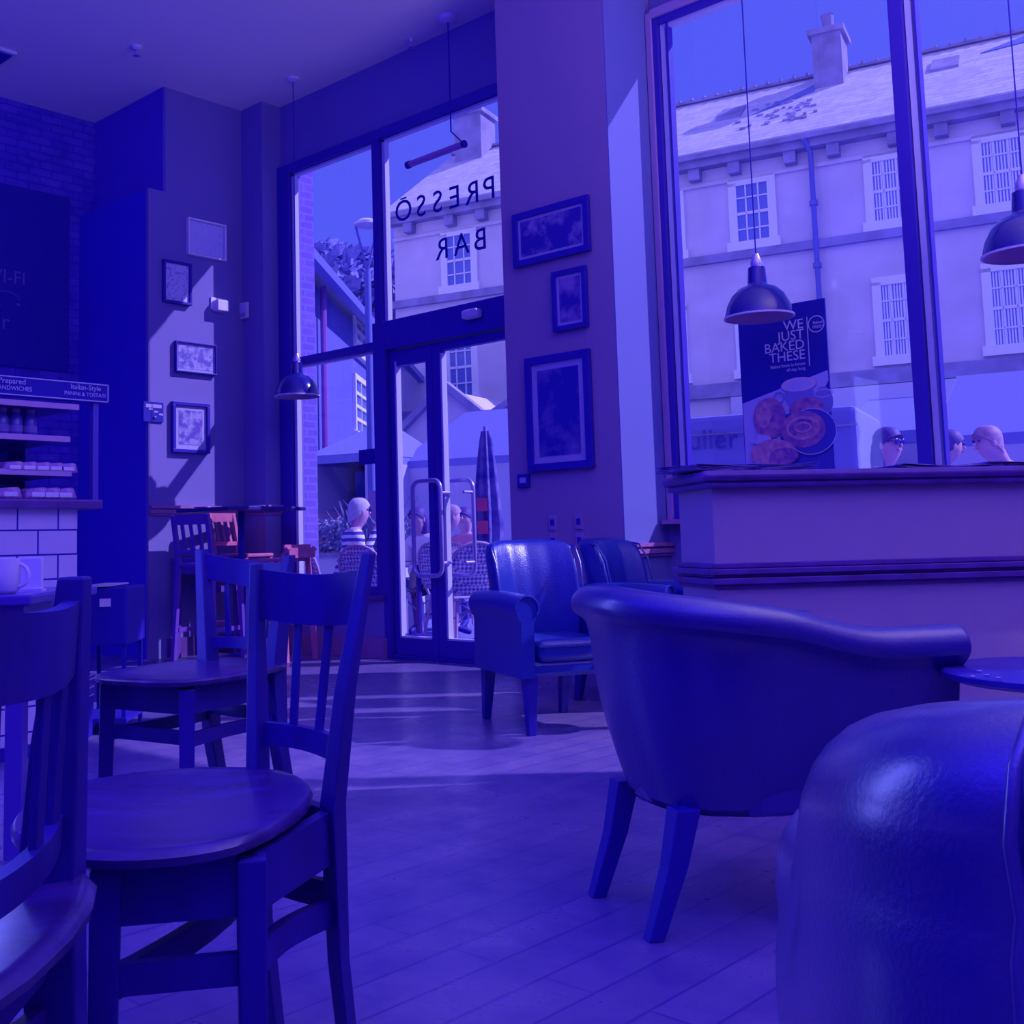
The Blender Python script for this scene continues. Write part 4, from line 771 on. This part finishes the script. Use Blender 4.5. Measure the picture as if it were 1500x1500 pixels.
# ---- dining chairs -------------------------------------------------------
RZV = math.atan2(.703, .711)
def chair(origin, rz, A, B_, C_, D_, Ct, Dt, label, seat_z=.50, slats=(.37, .68), leg=.042, seat_pts=None, group='dark slat-back dining chairs'):
    """A, B front legs, C, D rear legs (local x, y); Ct, Dt tops of the rear posts (x, y, z)"""
    o = root('dining_chair', (0, 0, 0), label, 'chair', group, world=False)
    A, B_, C_, D_ = [Vector((*p, 0)) for p in (A, B_, C_, D_)]; Ct, Dt = Vector(Ct), Vector(Dt); zz = Vector((0, 0, 1)); c = (A + B_ + C_ + D_) / 4
    seat_pts = seat_pts or [(p + (p - c) * .16).to_2d() for p in (A, B_, C_, D_)]
    # smooth saddle seat
    pts = [Vector((*p, 0)) for p in seat_pts]; n = len(pts); out = []
    for i in range(n):
        p0, p1, p2, p3 = pts[i - 1], pts[i], pts[(i + 1) % n], pts[(i + 2) % n]
        for k in range(6):
            t = k / 6; out.append(.5 * ((2 * p1) + (p2 - p0) * t + (2 * p0 - 5 * p1 + 4 * p2 - p3) * t * t + (3 * p1 - p0 - 3 * p2 + p3) * t ** 3))
    cc = sum(out, Vector()) / len(out); rs = []
    for s_, z in ((.90, -.028), (.99, -.016), (1.0, -.004), (.975, .004), (.9, .004), (.7, -.003), (.4, -.010), (.12, -.012)): rs.append([cc + (p - cc) * s_ + zz * (seat_z + z) for p in out])
    MB().rings(rs).build('seat', SEATM, o, smooth=True)
    for p in (A, B_):
        q = p + (p - c) * .04; MB().bar(q + zz * .0, p + zz * (seat_z - .03), leg * .85, leg * .85, up=(1, .2, 0), w2=leg * 1.05, h2=leg * 1.05).build('leg', WOOD, o, bevel=.004)
    bd = ((C_ + D_) / 2 - c).normalized()
    for p, t_ in ((C_, Ct), (D_, Dt)):
        b = MB(); path = [p + bd * .07, p + bd * .015 + zz * .22, p + zz * (seat_z - .02), p + (t_ - p - zz * t_.z) * .35 + zz * (seat_z + .17), t_]
        w = (C_ - D_).normalized(); rs = []
        for i, q in enumerate(path):
            hw = leg * (.50, .52, .56, .50, .40)[i]; hd = leg * (.5, .55, .75, .62, .36)[i]; rs.append([q - w * hw - bd * hd, q + w * hw - bd * hd, q + w * hw + bd * hd, q - w * hw + bd * hd])
        b.rings(rs); b.build('rear_post', WOOD, o, bevel=.004)
    for p, q in ((A, B_), (B_, C_), (C_, D_), (D_, A)): MB().bar(p + (c - p) * .03 + zz * (seat_z - .07), q + (c - q) * .03 + zz * (seat_z - .07), .022, .085).build('apron', WOOD, o)
    for p, q, h_ in ((A, B_, .315), (B_, C_, .305), (C_, D_, .33), (D_, A, .305)):
        b = MB(); N_ = 8; bow = .03 if (p, q) != (A, B_) else .0; rs = []; d = (q - p).normalized(); e = Vector((-d.y, d.x, 0))
        if e.dot(c - p) < 0: e = -e
        for i in range(N_ + 1):
            t = i / N_; m_ = p + (q - p) * t + e * bow * math.sin(math.pi * t) + zz * h_; rs.append([m_ - e * .009 - zz * .022, m_ + e * .009 - zz * .022, m_ + e * .009 + zz * .022, m_ - e * .009 + zz * .022])
        b.rings(rs); b.build('stretcher', WOOD, o, smooth=True)
    def along(f, z):   # point on the back at fraction f from D to C at height z
        def at(p, t_):
            base = p + zz * (seat_z - .02); k = max(0, (z - base.z) / (t_.z - base.z)); return Vector((base.x + (t_.x - p.x) * k, base.y + (t_.y - p.y) * k, z))
        a_, b_ = at(D_, Dt), at(C_, Ct); return a_ + (b_ - a_) * f + bd * .035 * math.sin(math.pi * f)
    def crosspiece(z0l, z0r, hh, th, nm):
        rs = []
        for i in range(11):
            f = i / 10; dip = -.012 * math.sin(math.pi * f) if nm == 'crest_rail' else 0; zt = z0l + (z0r - z0l) * f + dip; q = along(f, zt); qb = along(f, zt - hh); rs.append([qb - bd * th, qb + bd * th, q + bd * th, q - bd * th])
        MB().rings(rs).build(nm, WOOD, o, smooth=True)
    crosspiece(Dt.z - .012, Ct.z - .03, .095, .011, 'crest_rail'); crosspiece(seat_z + .085, seat_z + .085, .04, .010, 'lower_rail')
    for f in slats:
        rs = []
        for i in range(5):
            z = seat_z + .07 + (Dt.z - .10 - seat_z - .07) * i / 4; q = along(f, z); w = (C_ - D_).normalized(); rs.append([q - w * .014 - bd * .005, q + w * .014 - bd * .005, q + w * .014 + bd * .005, q - w * .014 + bd * .005])
        MB().rings(rs).build('slat', WOOD, o, bevel=.002)
    o.location = origin; o.rotation_euler = (0, 0, rz); return o
SEATM = mat('worn_chair_seat', (.07, .028, .29), .26, .5, var=.45, vscale=6, stretch=(1, 3, 1))
def loc2(l): return LD(l[0], l[1])
def rel(c, *ps): return [(p[0] - c[0], p[1] - c[1]) + tuple(p[2:]) for p in ps]
c1 = (-.30, 1.93)
chair(loc2(c1), RZV, *rel(c1, (-.448, 1.662), (-.247, 1.70), (-.146, 1.977), (-.303, 2.196), (-.079, 2.05, .905), (-.312, 2.27, .888)), 'nearest whole dark wooden chair with slatted back and shiny worn seat',
      seat_pts=rel(c1, (-.452, 1.60), (-.262, 1.652), (-.178, 1.94), (-.255, 2.158), (-.449, 2.20), (-.64, 2.06), (-.62, 1.76)))
c2 = (-.76, 4.0)
chair(loc2(c2), RZV, *rel(c2, (-1.04, 3.88), (-.735, 3.68), (-.50, 4.08), (-.775, 4.30), (-.455, 4.18, .885), (-.82, 4.40, .912)), 'dark wooden slat-back chair behind the nearest one, beside the tiled counter', slats=(.25, .5, .75), leg=.05)
c3 = (-.66, 1.3)
chair(loc2(c3), RZV, *rel(c3, (-.86, 1.0), (-.90, 1.48), (-.475, 1.50), (-.475, 1.05), (-.455, 1.53, .885), (-.46, 1.02, .885)), 'very dark chair cut off by the left edge of the photo, nearest the camera', slats=(.3, .6, .85), leg=.05)
# ---- table, mug and dispenser on the left
def table(name, a, b_, z, label, m=WOOD):
    """rectangle with corners a, b_ in (lat, dep)"""
    (l0, d0), (l1, d1) = a, b_; base = LD((l0 + l1) / 2, (d0 + d1) / 2); o = root(name, base, label, 'table')
    def bx(l0, l1, d0, d1, z0, z1): return MB().obox(LD(l0, d0, z0), LD(l1, d0) - LD(l0, d0), LD(l0, d1) - LD(l0, d0), (0, 0, z1 - z0))
    bx(l0, l1, d0, d1, z - .03, z).build('table_top', m, o, bevel=.006); bx(l0 + .04, l1 - .04, d0 + .04, d1 - .04, z - .10, z - .03).build('apron', m, o)
    for l in (l0 + .03, l1 - .08):
        for d in (d0 + .03, d1 - .08): bx(l, l + .05, d, d + .05, 0, z - .03).build('leg', m, o, bevel=.003)
    return o
table('cafe_table', (-1.95, 3.18), (-1.07, 3.85), .80, 'dark cafe table cut by the left edge, below the white mug', mat('table_wood', (.10, .05, .46), .22, .5))
mp_ = LD(-1.19, 3.30, .80); mg = root('mug', mp_, 'white mug with a large handle at the left edge', 'mug')
MB().lathe(mp_, [(.001, 0), (.032, 0), (.044, .01), (.048, .06), (.047, .10), (.043, .10), (.043, .02), (.001, .012)], 32).build('cup_body', WHITE, mg, smooth=True)
b = MB().tube([mp_ + rv * (.044 + .028 * math.sin(t)) + Vector((0, 0, .052 - .032 * math.cos(t))) for t in [math.pi * k / 12 for k in range(13)]], .006, 8); b.build('handle', WHITE, mg, smooth=True)
q = LD(-1.20, 3.44, .80); nd = root('menu_holder', q, 'square white menu block standing behind the mug', 'menu holder')
MB().obox(q - rv * .08, rv * .155, fv * .02, (0, 0, .102)).build('card', WHITE, nd, bevel=.003); MB().obox(q - rv * .085 - fv * .01, rv * .165, fv * .04, (0, 0, .008)).build('stand', PLAST, nd)
# ---- counter with tiles, glass case, sign
CXF = -4.87; cyr = P(113, 800, 0, CXF).y
TILE = brick_mat('white_metro_tiles', (.72, .64, .90), (.68, .60, .88), (.03, .015, .42), .2, .113, .0045, ('Y', 'Z'), rough=.25, spec=.5, bump=.3)
ct = root('tiled_counter', (-5.3, 0, 0), 'long counter faced with white metro tiles and a wooden ledge', 'counter')
ztop = P(112, 746, 0, CXF).z
MB().box((-5.9, -3, 0), (CXF, cyr, ztop)).build('tiled_front', TILE, ct); MB().box((-5.95, -3, ztop), (CXF + .05, cyr + .11, ztop + .045)).build('ledge', TRIMD, ct, bevel=.01)
MB().box((-5.85, -2.95, 0), (CXF + .012, cyr + .01, .06)).build('plinth', BLACK, ct)
zc = ztop + .045; zs = [P(105, 693, 0, CXF).z, P(105, 643, 0, CXF).z, P(118, 596, 0, CXF).z]; ztp = P(160, 590, 0, CXF).z
dc = root('display_case', (-5.4, 0, zc), 'black open food display case above the counter with lit shelves', 'display case'); ye = P(150, 700, 0, CXF).y
MB().box((-5.85, -3, zc), (-5.8, ye, ztp)).build('back_panel', BLACK, dc); MB().box((-5.85, ye - .03, zc), (-5.6, ye, ztp)).build('side_panel', BLACK, dc)
MB().box((CXF - .05, ye - .04, zc), (CXF - .02, ye - .01, ztp + .05)).build('corner_post', mat('case_post', (.12, .08, .52), .3, .5), dc)
for i, z in enumerate(zs):
    yr = P((107, 105, 118)[i], (694, 644, 597)[i], 0, CXF).y
    MB().box((-5.8, -3, z - .012), (CXF - .03, yr, z)).build('shelf', mat('case_shelf', (.05, .03, .44), .3, .4), dc)
    MB().box((CXF - .03, -3, z - .014), (CXF - .012, yr, z + .012)).build('shelf_edge', mat('shelf_price_strip', (.60, .38, .66), .4, .4), dc)
sg = root('menu_sign', (CXF, 0, ztp), 'long black sign board for sandwiches and panini above the display case', 'sign')
zs0, zs1 = P(160, 591, 0, CXF).z, P(161, 563, 0, CXF).z; yS = P(161, 575, 0, CXF).y
MB().box((CXF - .04, -3, zs0), (CXF - .005, yS, zs1)).build('board', BLACK, sg)
b = MB()
for z in (zs0 + .004, zs1 - .008): b.box((CXF - .004, -3, z), (CXF - .002, yS - .006, z + .005))
b.box((CXF - .004, yS - .011, zs0 + .004), (CXF - .002, yS - .006, zs1 - .003)); b.build('border', LET, sg)
def wtext(s, x, y, size, nm='lettering', par=None, X_=CXF - .003, al='CENTER', m=None):
    q = P(x, y, 0, X_); return text(nm, s, size, q, (0, 1, 0), (0, 0, 1), m or LET, par, align=al, ext=.0005)
wtext('Hand-Prepared', 38, 560, .036, par=sg, al='RIGHT'); wtext('SANDWICHES', 47, 571, .028, par=sg, al='RIGHT'); wtext('Italian-Style', 126, 568, .035, par=sg); wtext('PANINI & TOSTATI', 125, 578, .026, par=sg)
# food and jars
JAR = mat('jar_glass', (.10, .07, .50), .2, .5); SAND = mat('wrapped_food', (.62, .34, .66), .5, .3, c2=(.24, .10, .48), vscale=30); JL = mat('jar_label', (.28, .18, .60), .6, .2)
n_ = 0
for x in (2, 22, 43):
    q = P(x, 640, 0, CXF - .12); q.z = zs[1] + .001; j = root('jar', q, '%s dark jar with a pale band on the upper shelf of the case' % ('leftmost', 'second', 'rightmost')[n_], 'jar', 'dark jars on the upper shelf'); n_ += 1
    MB().lathe(q, [(.03, 0), (.034, .01), (.034, .09), (.022, .11), (.022, .125)], 16, True, True).build('glass_body', JAR, j, smooth=True); MB().lathe(q, [(.024, .122), (.024, .14)], 14, True, True).build('lid', TRIM, j); MB().lathe(q, [(.0345, .03), (.0345, .06)], 16).build('label_band', JL, j)
def wrap(x, zi, label, s=1.0, dx=.0):
    q = P(x, 690, 0, CXF - .12); q.z = zs[zi] + .002 if zi >= 0 else zc + .002; o = root('wrapped_sandwich', q, label, 'sandwich', 'wrapped sandwiches in the display case'); h_ = .05 * s
    b = MB(); a, c = .055 * s, .11; b.rings([[q + Vector((-c, -a, 0)), q + Vector((c, -a, 0)), q + Vector((c, -a * .8, h_ * .8)), q + Vector((-c, -a * .8, h_))], [q + Vector((-c, a, 0)), q + Vector((c, a, 0)), q + Vector((c, a * .7, h_)), q + Vector((-c, a * .7, h_ * .85))]]); b.build('bread', SAND, o, bevel=.012)
    MB().box(q + Vector((.085, -a * .5, .01)), q + Vector((.113, a * .5, h_ * .55))).build('label_sticker', PFW, o)
rows = ('first', 'second', 'third', 'fourth', 'fifth', 'sixth')
for k, x in enumerate((6, 27, 47, 66, 84)): wrap(x, 0, 'wrapped sandwich on the middle shelf, %s from the left edge' % rows[k])
for k, x in enumerate((0, 40, 60, 80)): wrap(x, -1, 'wrapped sandwich on the bottom shelf, %s from the left edge' % rows[k], 1.15)
# chalk lettering on the brick wall
cb = root('chalk_board', (-9.44, 3.9, 1.9), 'large black menu board with chalk lettering on the left brick wall', 'menu board')
a = P(-40, 380, 0, -9.44); c = P(100, 545, 0, -9.44)
MB().box((-9.449, a.y, c.z), (-9.43, c.y, P(100, 290, 0, -9.44).z)).build('board', BLACK, cb)
CH = mat('chalk', (.16, .12, .58), .9, .1)
wtext('WI-FI', 38, 410, .17, par=cb, X_=-9.425, al='RIGHT', m=CH); b = MB(); q = P(8, 438, 0, -9.425)
b.tube([q + Vector((0, .13 * math.cos(t), .07 * math.sin(t))) for t in [2 * math.pi * k / 20 for k in range(15)]], .006, 5); b.ball(P(26, 447, 0, -9.425), .02, 8); b.build('swirl', CH, cb)
wtext('r', 8, 472, .2, par=cb, X_=-9.425, m=CH)
# ---- black service trolley beyond the counter
tp = LD(-1.62, 5.75); tr2 = root('service_trolley', tp, 'black tray trolley with a white label beside the end of the counter', 'trolley')
def tb(l0, l1, d0, d1, z0, z1): return MB().obox(tp + rv * l0 + fv * d0 + Vector((0, 0, z0)), rv * (l1 - l0), fv * (d1 - d0), (0, 0, z1 - z0))
tb(-.09, .17, 0, .4, .44, .73).build('bin_body', BLACK, tr2, bevel=.01); tb(-.05, .08, -.01, .4, .735, .742).build('top_edge', PLAST, tr2); tb(.035, .09, -.006, .0, .635, .675).build('label_card', WHITE, tr2)
for l in (-.08, .14):
    for d in (.02, .36): tb(l, l + .02, d, d + .02, 0, .45).build('leg', BLACK, tr2)
tb(-.09, .17, 0, .4, .06, .08).build('lower_shelf', BLACK, tr2)
for k in range(4):
    q = tp + rv * (-.075 + .004 * k) + fv * -.10 + Vector((0, 0, .325 + .044 * k)); o = root('rolled_cloth', q - Vector((0, 0, .017)), 'white rolled cloth beside the trolley, %s from the bottom of its pile' % ('lowest', 'second', 'third', 'topmost')[k], 'cloth roll', 'pile of white rolled cloths')
    MB().tube([q - rv * .045, q + rv * .05], .019, 12).build('cloth_body', WHITE, o, smooth=True)
q = tp + fv * -.18 + rv * -.14; o = root('wire_crate', q, 'small wire crate under the pile of rolled cloths', 'crate')
b = MB()
for z in (.2, .24, .28, .30): b.tube([q + Vector((0, 0, z)), q + rv * .14 + Vector((0, 0, z)), q + rv * .14 + fv * .2 + Vector((0, 0, z)), q + fv * .2 + Vector((0, 0, z))], .004, 5, loop=True)
for k in range(6): b.tube([q + rv * .028 * k + Vector((0, 0, .2)), q + rv * .028 * k + Vector((0, 0, .30))], .004, 5)
b.build('wire_basket', STEEL, o)
MB().obox(q + Vector((0, 0, 0)), rv * .14, fv * .2, (0, 0, .2)).build('crate_base', BLACK, o)
# ---- high table and chairs in the alcove
hb_ = Vector((-7.62, 5.72, 0)); o = root('high_table', hb_, 'tall dark table with small items on it in the sunlit alcove', 'table')
MB().obox(hb_ + Vector((-.36, -.4, 1.21)), (.72, 0, 0), (0, .8, 0), (0, 0, .03)).build('table_top', WOOD, o, bevel=.005); MB().tube([hb_ + Vector((0, 0, .03)), hb_ + Vector((0, 0, 1.21))], .03, 10).build('pole', BLACK, o); MB().lathe(hb_, [(.24, 0), (.24, .02), (.04, .05)], 20, True, True).build('base', BLACK, o)
for dx, dy, lb in ((-.2, -.25, 'near'), (.15, .05, 'far')):
    q = hb_ + Vector((dx, dy, 1.24)); o = root('saucer', q, 'small dish at the %s end of the tall alcove table' % lb, 'dish'); MB().lathe(q, [(.001, 0), (.04, 0), (.07, .012), (.07, .016), (.04, .006), (.001, .005)], 20).build('dish_body', WHITE, o, smooth=True)
def high_chair(p, rz, label, m, sz=.80, bh=1.18):
    o = root('high_chair', (0, 0, 0), label, 'chair', 'high slat-back chairs around the tall table', world=False); w = .17
    MB().box((-.19, -.19, sz - .03), (.19, .19, sz)).build('seat', m, o, bevel=.01)
    for s_ in (-1, 1):
        MB().bar((s_ * (w + .02), .19, 0), (s_ * w, .16, sz - .03), .035, .035).build('leg', m, o); MB().bar((s_ * (w + .02), -.22, 0), (s_ * w, -.17, sz), .035, .035).build('leg', m, o)
        MB().bar((s_ * w, -.17, sz), (s_ * w, -.24, bh), .035, .03).build('back_post', m, o)
        MB().bar((s_ * w, .165, .28), (s_ * w, -.18, .28), .02, .035).build('stretcher', m, o)
    MB().bar((-w, .17, .25), (w, .17, .25), .02, .035).build('stretcher', m, o)
    MB().bar((-w, -.235, bh - .04), (w, -.235, bh - .04), .02, .08).build('crest_rail', m, o); MB().bar((-w, -.19, sz + .09), (w, -.19, sz + .09), .02, .035).build('lower_rail', m, o)
    for k in (-1, 0, 1): MB().bar((k * .085, -.19, sz + .09), (k * .085, -.235, bh - .06), .03, .012).build('slat', m, o)
    o.location = p; o.rotation_euler = (0, 0, rz)
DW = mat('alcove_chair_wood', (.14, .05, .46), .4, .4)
high_chair(LD(-1.62, 9.05), yaw(*(rv * .5 + fv * .9).xy), 'dark high chair with curved slatted back, left of the tall table', DW)
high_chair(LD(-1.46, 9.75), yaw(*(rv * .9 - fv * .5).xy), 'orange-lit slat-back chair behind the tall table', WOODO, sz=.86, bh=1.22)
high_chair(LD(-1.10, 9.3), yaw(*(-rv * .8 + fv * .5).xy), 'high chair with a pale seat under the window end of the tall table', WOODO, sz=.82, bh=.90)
at_ = root('alcove_table', LD(-2.0, 9.1), 'low dark table against the sunlit wall, behind the pillar edge', 'table')
q = Vector((-8.24, 5.44, 0))
MB().box(q + Vector((0, 0, .80)), q + Vector((.5, .38, .83))).build('table_top', DW, at_); MB().box(q + Vector((.02, .02, .70)), q + Vector((.48, .36, .80))).build('apron', DW, at_)
for dx in (.01, .44):
    for dy in (.01, .32): MB().box(q + Vector((dx, dy, 0)), q + Vector((dx + .05, dy + .05, .80))).build('leg', DW, at_)
MB().box(q + Vector((.03, .18, .55)), q + Vector((.47, .21, .60))).build('stretcher', DW, at_); 
# ---- tub chairs ----------------------------------------------------------
def tub(loc, rz, Wd, Ln, back_h, arm_h, label, leather, roll=.045, taper=.06, base=.24, bulge=.02, legh=.26, seat_h=.44, end_r=.0, pw=1.0, name='tub_chair', wall=.07, seam=None, e=2.6, over=.018):
    """local: faces +X; the shell runs round the back at -X"""
    o = root(name, (0, 0, 0), label, 'armchair', 'dark leather tub chairs', world=False)
    a, r = Ln / 2, Wd / 2; path = []
    for i in range(9): path.append((Vector((a - (2 * a - r) * i / 9, -r, 0)), Vector((0, -1, 0)), i / 9 * .3))
    for i in range(25):
        t = -math.pi / 2 - math.pi * i / 24; d = Vector((math.cos(t), math.sin(t), 0))     # superellipse corner
        m_ = (abs(d.x) ** e + abs(d.y) ** e) ** (-1 / e); path.append((Vector((-a + r, 0, 0)) + Vector((d.x * r * m_, d.y * r * m_, 0)), d, .3 + .4 * i / 24))
    for i in range(1, 10): path.append((Vector((-a + r + (2 * a - r) * i / 9, r, 0)), Vector((0, 1, 0)), .7 + .3 * i / 9))
    rs = []; top = []
    for p, nrm, s in path:
        k = max(0.0, 1 - abs(s - .5) / .36); k = (k * k * (3 - 2 * k)) ** pw; H = arm_h + (back_h - arm_h) * k
        H0 = H - roll; sec = []
        for z, off in ((base, -taper), (base + .06, -taper * .8), (base + (H0 - base) * .5, -taper * .35 + bulge), (H0 - roll * 1.1, -.012 if over > 0 else .004), (H0 - roll * .7, .004)): sec.append((off, z))
        cx_ = -wall * .5 + over
        for j in range(9):
            t = -.45 + (math.pi + .9) * j / 8; sec.append((cx_ + (wall * .5 + .02) * math.cos(t) , H0 + roll * math.sin(t)))
        sec += [(-wall - .005, H0 - roll), (-wall - .015, H0 - (H0 - seat_h) * .5), (-wall - .02, seat_h - .04), (-wall - .02, base)]
        rs.append([p + nrm * off + Vector((0, 0, z)) for off, z in sec]); top.append(p + nrm * (cx_ - wall * .3) + Vector((0, 0, H0 + roll * .98)))
    def shf(ring, dx): return [q + Vector((dx, 0, 0)) for q in ring]
    rs = [shf(rs[0], .012), shf(rs[0], .008)] + rs + [shf(rs[-1], .008), shf(rs[-1], .012)]
    sh = MB().rings(rs).build('shell', leather, o, smooth=True, sub=1)
    if seam is not None: MB().tube([q + (q - Vector((0, 0, .4))).normalized() * .006 for q in rs[seam][1:-2]], .006, 8).build('piping', leather, o, smooth=True)
    ps = [Vector((a - .02, s_ * (r - wall - .01), 0)) for s_ in (-1, 1)]; n = 20; pl_ = [(a + .01, -(r - wall)), (a + .01, r - wall)] + [(-a + r + (r - wall) * math.cos(t), (r - wall) * math.sin(t)) for t in [math.pi / 2 + math.pi * k / 14 for k in range(15)]]
    MB().prism(pl_, seat_h - .11, seat_h).build('seat_cushion', leather, o, smooth=True, bevel=.03)
    MB().prism([(x_ * .94, y_ * .96) for x_, y_ in pl_], base, seat_h - .11).build('seat_base', leather, o, bevel=.01)
    MB().tube([Vector((x_, y_, seat_h - .015)) for x_, y_ in pl_[:2]], .006, 6).build('piping', leather, o)
    for x_, y_ in ((a - .06, -r + .09), (a - .06, r - .09), (-a + .12, -r + .16), (-a + .12, r - .16)):
        sx_ = .05 if x_ > 0 else -.09
        b = MB(); rr = []
        for z, off, w in ((base + .02, 0, .030), (.16, sx_ * .35, .025), (.0, sx_, .019)): rr.append([Vector((x_ + off + i * w, y_ + j * w, z)) for i, j in ((-1, -1), (1, -1), (1, 1), (-1, 1))])
        b.rings(rr).build('leg', LEGM, o, bevel=.003)
    o.location = loc; o.rotation_euler = (0, 0, rz); return o
def xyaw(l, d): v_ = rv * l + fv * d; return math.atan2(v_.y, v_.x)
tub(LD(.835, 2.93), xyaw(.97, .22), .66, .76, .805, .70, 'dark leather tub chair seen from behind in the middle of the floor', LEATB, roll=.05, taper=.10, base=.27, bulge=.012, pw=.8, seat_h=.46)
tub(LD(.825, 1.02), xyaw(.15, .99), .90, .64, .815, .62, 'closest glossy navy leather tub chair in the bottom right corner', LEATH, roll=.11, taper=.03, base=.13, bulge=.018, wall=.16, pw=.6, seat_h=.40, seam=29, e=3.0, over=-.016)
# ---- round coffee table between the tub chairs
q = LD(1.49, 2.57); o = root('round_table', q, 'low round dark table with crumbs, right of the middle tub chair', 'table')
MB().lathe(q, [(.001, .575), (.26, .575), (.285, .585), (.285, .597), (.275, .603), (.001, .603)], 48).build('table_top', mat('round_table_top', (.06, .035, .46), .25, .5, var=.2), o, smooth=True); MB().tube([q + Vector((0, 0, .02)), q + Vector((0, 0, .575))], .035, 12).build('pole', BLACK, o); MB().lathe(q, [(.2, 0), (.2, .02), (.05, .05)], 24, True, True).build('base', BLACK, o)
for k, (x, y) in enumerate(((1446, 990), (1425, 992), (1462, 994), (1435, 984))):
    z = .6035; p = P(x, y, 2, z); tag(MB().ball(p + Vector((0, 0, .0015)), .005, 8, (1.3, 1, .5)).build('crumb', MATTE, origin=p), ('largest pale crumb in the middle of the round table', 'pale crumb at the left rim of the round table', 'pale crumb at the right rim of the round table', 'faint crumb near the middle left of the round table')[k], 'crumb', 'crumbs on the round table')
# ---- club armchairs ------------------------------------------------------
BLEA = mat('blue_sheen_leather', (.012, .026, .38), .30, .7, var=.12, vscale=4, bump=.2, bscale=120)
def club(loc, rz, label, Wd=.60, Dp=.66, back_h=.925, arm_h=.66, seat_h=.445, base=.27):
    """local: faces +X"""
    o = root('club_armchair', (0, 0, 0), label, 'armchair', 'club armchairs by the column', world=False); a, r = Dp / 2, Wd / 2; aw = .10
    MB().box((-a + .03, -r + aw * .6, base), (a - .02, r - aw * .6, seat_h - .10)).build('seat_base', BLEA, o, bevel=.02)
    MB().box((-a + .1, -r + aw, seat_h - .11), (a, r - aw, seat_h)).build('seat_cushion', BLEA, o, bevel=.035, smooth=True)
    MB().tube([(a + .002, -r + aw, seat_h - .03), (a + .002, r - aw, seat_h - .03)], .006, 6).build('piping', BLEA, o)
    for s_ in (-1, 1):
        # arm: slab, rolled top, scroll face
        b = MB(); rs = []
        for i in range(8):
            t = i / 7; x_ = a - (2 * a - .06) * t; yc = s_ * (r - .045); zt = arm_h + .012 * math.sin(t * 3)
            sec = [(-.035, base), (.035, base + .0), (.032, zt - .13), (.045, zt - .115)] + [(.062 * math.cos(u) , zt - .062 + .062 * math.sin(u)) for u in [-.5 + (math.pi + 1.0) * k / 10 for k in range(11)]] + [(-.045, zt - .115), (-.033, zt - .13)]
            rs.append([Vector((x_, yc + s_ * y_, z)) for y_, z in sec])
        b.rings(rs).build('arm', BLEA, o, smooth=True)
        MB().tube([Vector((a + .004, s_ * (r - .045) + .058 * math.cos(u), arm_h - .062 + .058 * math.sin(u))) for u in [-.6 + (math.pi + 1.2) * k / 14 for k in range(15)]] , .006, 6).build('piping', BLEA, o, smooth=True)
    # back: curved, flared at the top, vertical tufts
    rs = []; M_ = 18
    for i in range(M_ + 1):
        t = i / M_ * 2 - 1; y_ = t * (r - .07); xb = -a + .07 + .11 * abs(t) ** 2.4; hh = back_h - .035 * abs(t) ** 6; tu = .010 * abs(math.sin(t * 7.0)) * (1 - abs(t) ** 4); sec = []
        for z, w0, w1 in ((base, 0, .10), (seat_h, -.01, .12), (.55, -.025, .115), (.68, -.045, .10), (.80, -.065, .075), (hh - .035, -.085, .035)): sec.append((z, w0, w1))
        f = [Vector((xb + w1 + (tu if z > .45 else 0), y_ * (1 + .10 * (z - .5)), z)) for z, w0, w1 in sec]; bk = [Vector((xb + w0, y_ * (1 + .10 * (z - .5)), z)) for z, w0, w1 in sec]
        tp_ = [Vector((xb + .02, y_ * 1.04, hh - .008)), Vector((xb - .03, y_ * 1.04, hh)), Vector((xb - .075, y_ * 1.04, hh - .012))]
        rs.append(f + tp_ + bk[::-1])
    MB().rings(rs).build('backrest', BLEA, o, smooth=True, sub=1)
    for e_ in (0, -1): MB().tube([q + Vector((.003, 0, 0)) for q in rs[e_][:8]], .006, 6).build('piping', BLEA, o, smooth=True)
    for x_, y_ in ((a - .05, -r + .07), (a - .05, r - .07), (-a + .08, -r + .08), (-a + .08, r - .08)):
        sx_ = .0 if x_ > 0 else -.05
        MB().rings([[Vector((x_ + off + i * w, y_ + j * w, z)) for i, j in ((-1, -1), (1, -1), (1, 1), (-1, 1))] for z, off, w in ((base + .01, 0, .032), (.0, sx_, .019))]).build('leg', LEGM, o, bevel=.003)
    o.location = loc; o.rotation_euler = (0, 0, rz); return o
club(LD(.67, 5.78), xyaw(.32, -.95), 'blue-sheened dark leather club armchair left of the tub chair, near the column')
club(LD(1.30, 6.55), xyaw(.75, -.66), 'dark leather club armchair in the sun between column and partition')
q = LD(1.32, 5.62); 
o = root('side_table', q, 'small orange-topped table glowing in the sun beside the rear armchair', 'table')
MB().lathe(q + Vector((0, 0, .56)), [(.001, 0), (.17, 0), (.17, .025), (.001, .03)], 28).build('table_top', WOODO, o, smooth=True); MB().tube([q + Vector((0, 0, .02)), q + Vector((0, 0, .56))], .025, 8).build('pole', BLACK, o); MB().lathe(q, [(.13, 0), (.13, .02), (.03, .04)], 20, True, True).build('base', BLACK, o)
